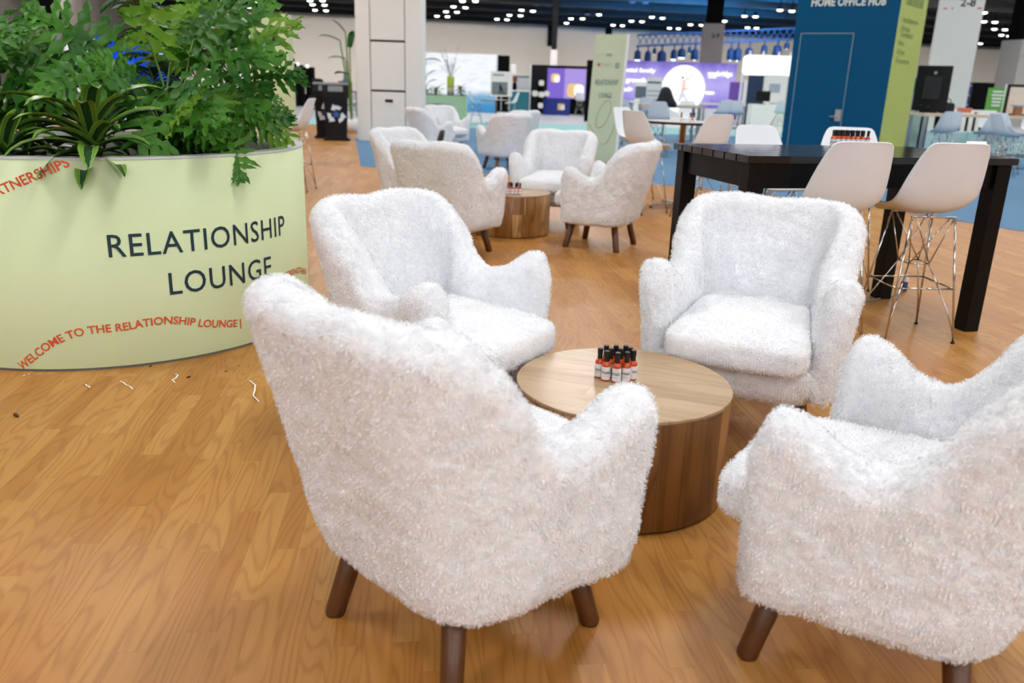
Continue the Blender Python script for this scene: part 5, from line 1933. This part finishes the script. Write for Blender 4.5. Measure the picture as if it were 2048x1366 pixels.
# stools
G_RC = 'white shell stools at the wooden counter on the right'
for px, Y, f, lb in ((1874, 16.7, (.05, 1), 'white shell stool at the wooden counter below the big monitor'), (1961, 16.5, (-.05, 1), 'white shell stool at the wooden counter in front of the slatted screen'),
                     (1992, 15.9, (.95, .1), 'white shell stool near the right edge seen from its side, seat to the right'), (2002, 16.6, (.95, .15), 'white shell stool just behind the side-view stool at the right edge'),
                     (1968, 18.9, (0, -1), 'white shell stool behind the wooden counter'), (2052, 18.6, (-.3, -1), 'white shell stool behind the counter, cut by the right edge')):
    p = gp(px, Y); stool(p.x, Y, f, lb, G_RC)
# things on the counter
def on_counter(px, dy): 
    q = gp(px, YR + dy, 1.08); return (q.x, q.y, 1.08)
t = thing('cup_stack', 'cluster of coral red cups on the wooden counter', 'cups', on_counter(1927, .5))
bm = B()
for k in range(4): lathe(bm, [(.035, 0), (.045, .12), (.04, .12)], 12, (-.11 + .075 * k, 0, 0))
obj('cups', bm, mat('coral_cup', (206, 120, 104), .5), t); bm.free() if False else None
t['label'] = 'low tray of coral red cups on the wooden counter'
bm = B(); box(bm, (0, 0, .012), (.36, .2, .024)); obj('tray', bm, M_WHITE, t)
t = thing('black_bag', 'black bag on the wooden counter right of the big monitor', 'bag', on_counter(1889, .4))
bm = B(); superell(bm, (0, 0, .11), (.17, .10, .11), .5, .5, 20, 10); obj('body', bm, mat('black_cloth', (22, 24, 34), .8), t, True)
bm = B(); tube(bm, [(-.12, 0, .18), (-.10, 0, .28), (0, 0, .31), (.08, 0, .27), (.1, 0, .18)], .01, 6); obj('handle', bm, mat('black_cloth', (22, 24, 34), .8), t, True)
fr = thing('framed_board', 'black-framed cream board standing on the counter at the right edge', 'picture frame', on_counter(2040, .45), rad(-8))
bm = B(); box(bm, (0, 0, .30), (.66, .02, .56)); obj('cream_sheet', bm, mat('cream_sheet', (226, 214, 200), .6), fr)
bm = B()
for x, z, sx, sz in ((-.33, .30, .04, .62), (.33, .30, .04, .62), (0, .6, .70, .04), (0, .01, .70, .04)): box(bm, (x, -.01, z), (sx, .05, sz))
obj('frame', bm, M_BLACKP, fr)
bm = B()
for k in range(5): tube(bm, [(.10, -.022, .22), (.10 + .07 * math.cos(.5 + .6 * k), -.022, .34 + .05 * math.sin(.5 + .6 * k))], .008, 4)
obj('printed_plant', bm, mat('grey_print2', (170, 166, 150), .6), fr)
t = thing('brown_box', 'small brown box with a blue lid in front of the framed board', 'box', on_counter(2033, .15))
bm = B(); box(bm, (0, 0, .09), (.14, .12, .18)); obj('body', bm, mat('brown_card', (150, 104, 66), .6), t, bevel=.006)
bm = B(); box(bm, (-.01, 0, .195), (.22, .14, .03)); obj('lid', bm, mat('pale_blue_lid', (150, 160, 190), .5), t)
t = thing('clear_pole', 'slim pale pole standing on the counter before the green sign', 'pole', on_counter(2001, .3))
bm = B(); tube(bm, [(0, 0, 0), (0, 0, .62)], .013, 8); lathe(bm, [(.06, 0), (.06, .015)], 12); obj('pole', bm, mat('pale_pole', (206, 216, 220), .3), t, True)
gs, w, h = panel('green_sign', 'bright green sign with white lines of text behind the counter', 'sign', 1975, 2013, 176, 222, 24, mat('bright_green', (96, 166, 62), .5), .06)
for k, (ww, body) in enumerate(((.70, 'Schedule'), (.78, 'Meetings'), (.70, 'in the'), (.62, 'Lounge'), (.58, 'Today'))): blob(gs, 'text_line', .48, .84 - .15 * k, ww * w * .8, .045, .02, M_WHITE, w, h)
bm = B(); box(bm, (0, .03, -gs.location.z / 2), (.05, .05, gs.location.z)); obj('stand', bm, M_STEEL, gs)
nb, w, h = panel('logo_backdrop', 'navy backdrop with rows of small white logos behind the wooden counter', 'backdrop', 1891, 1941, 164, 226, 40, mat('navy_backdrop', (26, 36, 76), .7), .08, True)
M_PALE = mat('pale_print', (150, 156, 186), .6)
bm = B()
for r_ in range(6):
    for k in range(3):
        u = (.16 + .34 * k + (.12 if r_ % 2 else 0)); 
        if u > .95: continue
        M = Matrix.Translation(((u - .5) * w, -.006, h * (.93 - .10 * r_))) @ Matrix.Rotation(PI / 2, 4, 'X'); prism(bm, rrect(.26, .055, .02, 3), 0, .004, M)
obj('small_logos', bm, M_PALE, nb)
panel('black_drape', 'wide black drape right of the navy logo backdrop', 'drape', 1941, 1984, 165, 228, 40.5, M_BLK, .1, True)

# ------------------------------------------------------------------ behind the planter: blue screens
M_BLUES = glow('deep_blue_screen', (24, 70, 190), 1.0)
bs_, w, h = panel('blue_screen', 'big glowing blue screen behind the plants', 'screen', 194, 352, 74, 176, 30, M_BLUES, .12)
disc(bs_, 'pale_shape', .78, .62, .28, glow('pale_blue_light', (150, 176, 250), 1.0), w, h, sx=.8); disc(bs_, 'lighter_swirl', .35, .45, .45, glow('mid_blue_light', (40, 100, 214), 1.0), w, h, sx=.7); disc(bs_, 'white_numeral', .97, .55, .12, M_GLOW, w, h, sx=.5)
bm = B(); box(bm, (0, .08, -bs_.location.z / 2), (w, .1, bs_.location.z)); obj('base', bm, M_FRW, bs_)
ws_, w, h = panel('white_header_sign', 'white header sign with dark words above a teal picture, behind the plants', 'sign', 128, 194, 71, 112, 30.2, glow('white_sign', (232, 238, 240), .9), .12)
front_text(ws_, w, h, 'advisor', .7, .42, .16, M_INK, width=w * .45, bold=.02)
tp_, w, h = panel('teal_picture_wall', 'teal glowing picture under the white header sign behind the plants', 'screen', 128, 194, 112, 176, 30.2, glow('teal_light', (120, 180, 190), .8), .12)
bm = B(); box(bm, (0, .06, -tp_.location.z / 2), (w, .1, tp_.location.z)); obj('base', bm, M_FRW, tp_)
ds_, w, h = panel('violet_glow_screen', 'small violet white screen glowing between the left plant leaves', 'screen', 60, 106, 122, 162, 30.4, glow('violet_white', (214, 206, 250), 1.1), .12)
bm = B(); box(bm, (0, .06, -ds_.location.z / 2), (w, .1, ds_.location.z)); obj('base', bm, M_BLK, ds_)
# far dark stands beyond the bins
for k, (a, b, y0, lb) in enumerate(((578, 590, 127, 'tall narrow black stand just right of the green kiosk panel'), (589, 604, 130, 'black stand second from the kiosk panel, far beyond the stool'), (606, 626, 134, 'wide black stand far beyond the bins, third from the kiosk panel'))):
    q, w, h = panel('black_stand', lb, 'stand', a, b, y0, 186 + 2 * k, 44 + k, M_BLK, .5, True, 'far black stands beyond the bins')
    blob(q, 'pale_strip', .2, .55, .08, h * .5, .01, mat('pale_grey_board', (214, 214, 216), .5), w, h)
    disc(q, 'spot_light', .5, 1.02, .10, M_GLOW, w, h)
t = thing('office_chair', 'black office chair in the far left aisle', 'chair', (gp(634, 40).x, 40, 0))
bm = B(); superell(bm, (0, 0, .55), (.36, .34, .08), .5, .5, 18, 8); obj('seat', bm, M_BLACKP, t, True)
bm = B(); superell(bm, (0, .28, 1.0), (.32, .07, .42), .5, .5, 18, 10); obj('backrest', bm, M_BLACKP, t, True)
bm = B(); tube(bm, [(0, 0, .06), (0, 0, .5)], .03, 8)
for k in range(5): bar(bm, (0, 0, .08), (.34 * math.cos(k * 1.257), .34 * math.sin(k * 1.257), .04), .04)
obj('base', bm, M_BLACKP, t)
dt = frame_table('display_table', 'long dark display table beyond the recycling bins', 640, 706, 0, 33, .9, .98, mat('dark_table_top', (66, 66, 72), .5))
for px, hh, ww, rgb, lb in ((690, .62, .10, (40, 92, 140), 'slim blue bottle shape on the far display table'), (683, .36, .14, (140, 70, 40), 'rust brown box on the far display table'), (699, .34, .13, (110, 56, 34), 'dark brown box on the far display table'), (668, .26, .10, (176, 120, 100), 'small pinkish jar on the far display table')):
    q = gp(px, 33.3, .98)
    t = thing('display_item', lb, 'ornament', (q.x, 33.3, .98), 0, 'ornaments on the far display table')
    t.name = 'display_bottle' if 'bottle' in lb else 'display_box' if 'box' in lb else 'display_jar'
    bm = B()
    if 'box' in lb: box(bm, (0, 0, hh / 2), (ww * 1.6, ww, hh)); obj('body', bm, mat('c%d' % px, rgb, .5), t, bevel=.01)
    else: lathe(bm, [(ww, 0), (ww, hh * .6), (ww * .4, hh * .72), (ww * .4, hh)], 16); obj('body', bm, mat('c%d' % px, rgb, .4), t, True)
p = gp(704, 23.0)
t = thing('bird_of_paradise_plant', 'tall thin plant leaning out from behind the left side of the locker tower', 'plant', (p.x, 23.0, 0))
bm, bs = B(), B(); uvl = bm.loops.layers.uv.new('uv'); r_ = random.Random(9)
for dx, z, dr, L in ((-.25, 2.35, (-.8, 0, .4), .6), (-.10, 2.55, (-.5, -.2, .7), .5), (-.12, 1.9, (-.7, 0, .2), .5), (-.05, 1.5, (-.6, .2, .2), .45), (0, 2.2, (.2, -.3, .8), .5)):
    tube(bs, arch((0, 0, .3), (dx, 0, z), 0.0, 6), .02, 6); strap_leaf(bm, uvl, (dx, 0, z), dr, L, .09, 1.0, r_)
obj('foliage', bm, M_PALM, t, True); obj('stems', bs, M_STEMG, t, True)
bm = B(); lathe(bm, [(.16, 0), (.2, .35), (.18, .35), (0, .33)], 20); obj('pot', bm, M_WHITE, t, True)

# black chair back between the armchairs on the blue carpet
p = gp(880, 10.6)
t = thing('black_chair', 'black curved chair back seen edge-on among the white armchairs on the blue carpet', 'chair', (p.x - .27, 10.6, 0), rad(92))
bm = B()
pr = None
for k in range(10):
    q = k / 9
    z = .38 + .42 * q; y = -.20 - .10 * math.sin(q * 1.5) - .03 * q
    w_ = .20 * (1 - .25 * q ** 4)
    ring = [bm.verts.new((x, y + .05 * (x / .2) ** 2 + d, z)) for x, d in ((-w_, 0), (0, 0), (w_, 0), (w_, .03), (0, .03), (-w_, .03))]
    if pr:
        for i in range(6): bm.faces.new((pr[i], pr[(i + 1) % 6], ring[(i + 1) % 6], ring[i]))
    else: bm.faces.new(ring[::-1])
    pr = ring
bm.faces.new(pr)
obj('backrest', bm, mat('black_leatherette', (30, 33, 36), .5), t, True)
bm = B(); superell(bm, (0, 0, .38), (.21, .21, .035), .5, .4, 20, 8); obj('seat', bm, mat('black_leatherette', (30, 33, 36), .5), t, True)
for sx in (-1, 1):
    for sy in (-1, 1):
        bm = B(); tube(bm, [(sx * .17, sy * .17, .36), (sx * .2, sy * .2, 0)], .013, 8); obj('leg', bm, M_BLACKP, t, True)

# ------------------------------------------------------------------ lighting truss with blue lamps
M_TRUSS = mat('truss_painted_blue_light', (16, 52, 96), .7, var=.3, spec=.1)  # blue stage light is put into the truss colour
t = thing('lighting_truss', 'blue-lit stage lighting truss high above the purple wall', 'truss', (0, 0, 0))
a, b = at(1275, 92, 58), at(1600, 78, 58)
bm = B()
for dz in (0, .7):
    for dy in (0, .6): bar(bm, a + Vector((0, dy, dz)), b + Vector((0, dy, dz)), .09)
n_ = 26
for k in range(n_):
    p0, p1 = a.lerp(b, k / n_), a.lerp(b, (k + 1) / n_)
    bar(bm, p0, p1 + Vector((0, 0, .7)), .05); bar(bm, p0 + Vector((0, .6, .7)), p1 + Vector((0, .6, 0)), .05)
obj('lattice', bm, M_TRUSS, t)
bm = B()
for q in (.08, .5, .9): c_ = a.lerp(b, q); tube(bm, [c_ + Vector((0, .3, .7)), Vector((c_.x, c_.y + .3, WH))], .02, 5)
obj('hanging_cable', bm, M_BLK, t)
M_SPOT = glow('spot_lens', (220, 240, 255), 6.0)
M_FIX = mat('stage_fixture', (10, 36, 72), .6, spec=.1)
sp0 = None
rs_ = random.Random(12)
for px, py, g in ((1276, 100, 1), (1297, 92, 0), (1310, 90, 0), (1324, 103, 1), (1349, 93, 1), (1364, 100, 1), (1380, 88, 0), (1392, 82, 0), (1463, 92, 0), (1478, 84, 0), (1500, 90, 0), (1530, 84, 0), (1556, 88, 0), (1575, 80, 0)):
    c_ = at(px, py, 58.2)
    c_.z = a.lerp(b, (c_.x - a.x) / (b.x - a.x)).z + .02
    sc_ = rs_.uniform(.6, 1.35)
    c_.z -= .95 * sc_
    if sp0 is None:
        sp0 = thing('stage_spotlight', 'stage spotlight hanging from the blue-lit truss', 'spotlight', c_, 0, 'stage spotlights on the blue-lit truss')
        bm = B(); lathe(bm, [(.20, 0), (.24, .1), (.22, .5), (.12, .62)], 14); obj('housing', bm, M_FIX, sp0, True)
        bm = B(); tube(bm, [(0, 0, .6), (0, 0, .95)], .05, 6); obj('clamp', bm, M_FIX, sp0)
        bm = B(); lathe(bm, [(.19, -.004), (.12, -.05), (0, -.06)], 14, caps=False); obj('lens', bm, M_SPOT, sp0, True)
    else:
        r_ = dup(sp0, c_, rs_.uniform(0, 6))
        r_.scale = (sc_ * rs_.uniform(.8, 1.3),) * 2 + (sc_,)
        if not g:
            for ch in r_.children:
                if ch.name.startswith('lens'): ch.scale = (.35, .35, .5)

# ------------------------------------------------------------------ lamps
def area(name, loc, size, power, color=(1, 1, 1), to=None, spread=180):
    l = bpy.data.lights.new(name, 'AREA')
    l.shape = 'DISK'; l.size = size; l.energy = power; l.color = color; l.spread = rad(spread)
    o = bpy.data.objects.new(name, l); COL.objects.link(o); o.location = loc
    d = (Vector(to) - Vector(loc)) if to is not None else Vector((0, 0, -1))
    o.rotation_euler = d.to_track_quat('-Z', 'Y').to_euler()
    return o


for ix in range(10):
    for iy in range(8):
        area('hall_light', (-30 + 8 * ix, -13 + 8 * iy, WH - 0.25), 2.2, 264, (1.0, 0.985, 0.96))
for x_, e_ in ((-9, 165), (0, 165), (9, 210)):  # added fill lamps behind the camera, brightening the sides that face it
    area('front_fill_light', (x_, -10, 4.6), 3.5, e_, (0.87, 0.93, 1.0), to=(x_ * 0.2, 4, 0.6), spread=150)
for k in range(9):  # added out-of-view lamps that brighten the far back wall
    area('wall_wash', (-40 + 14 * k, 50, WH - 0.3), 2.0, 3000, (1.0, 0.96, 0.92), to=(-40 + 14 * k - 8, 96, 4.0), spread=110)
for x, y, e in ((9.5, 62, 1800), (14, 60, 2800), (19, 66, 2800)):
    area('blue_uplight', (x, y, 3.5), 1.0, e, (0.01, 0.30, 0.85), to=(x, y + 3, 8), spread=110)
area('blue_wash', (14, 50, 5.0), 1.0, 400, (0.1, 0.4, 1.0), to=(15, 58, 6.0), spread=120)
w_ = bpy.data.worlds.new('hall_world'); scene.world = w_
w_.use_nodes = True
w_.node_tree.nodes['Background'].inputs[0].default_value = (0.6, 0.62, 0.65, 1)
w_.node_tree.nodes['Background'].inputs[1].default_value = 0.2
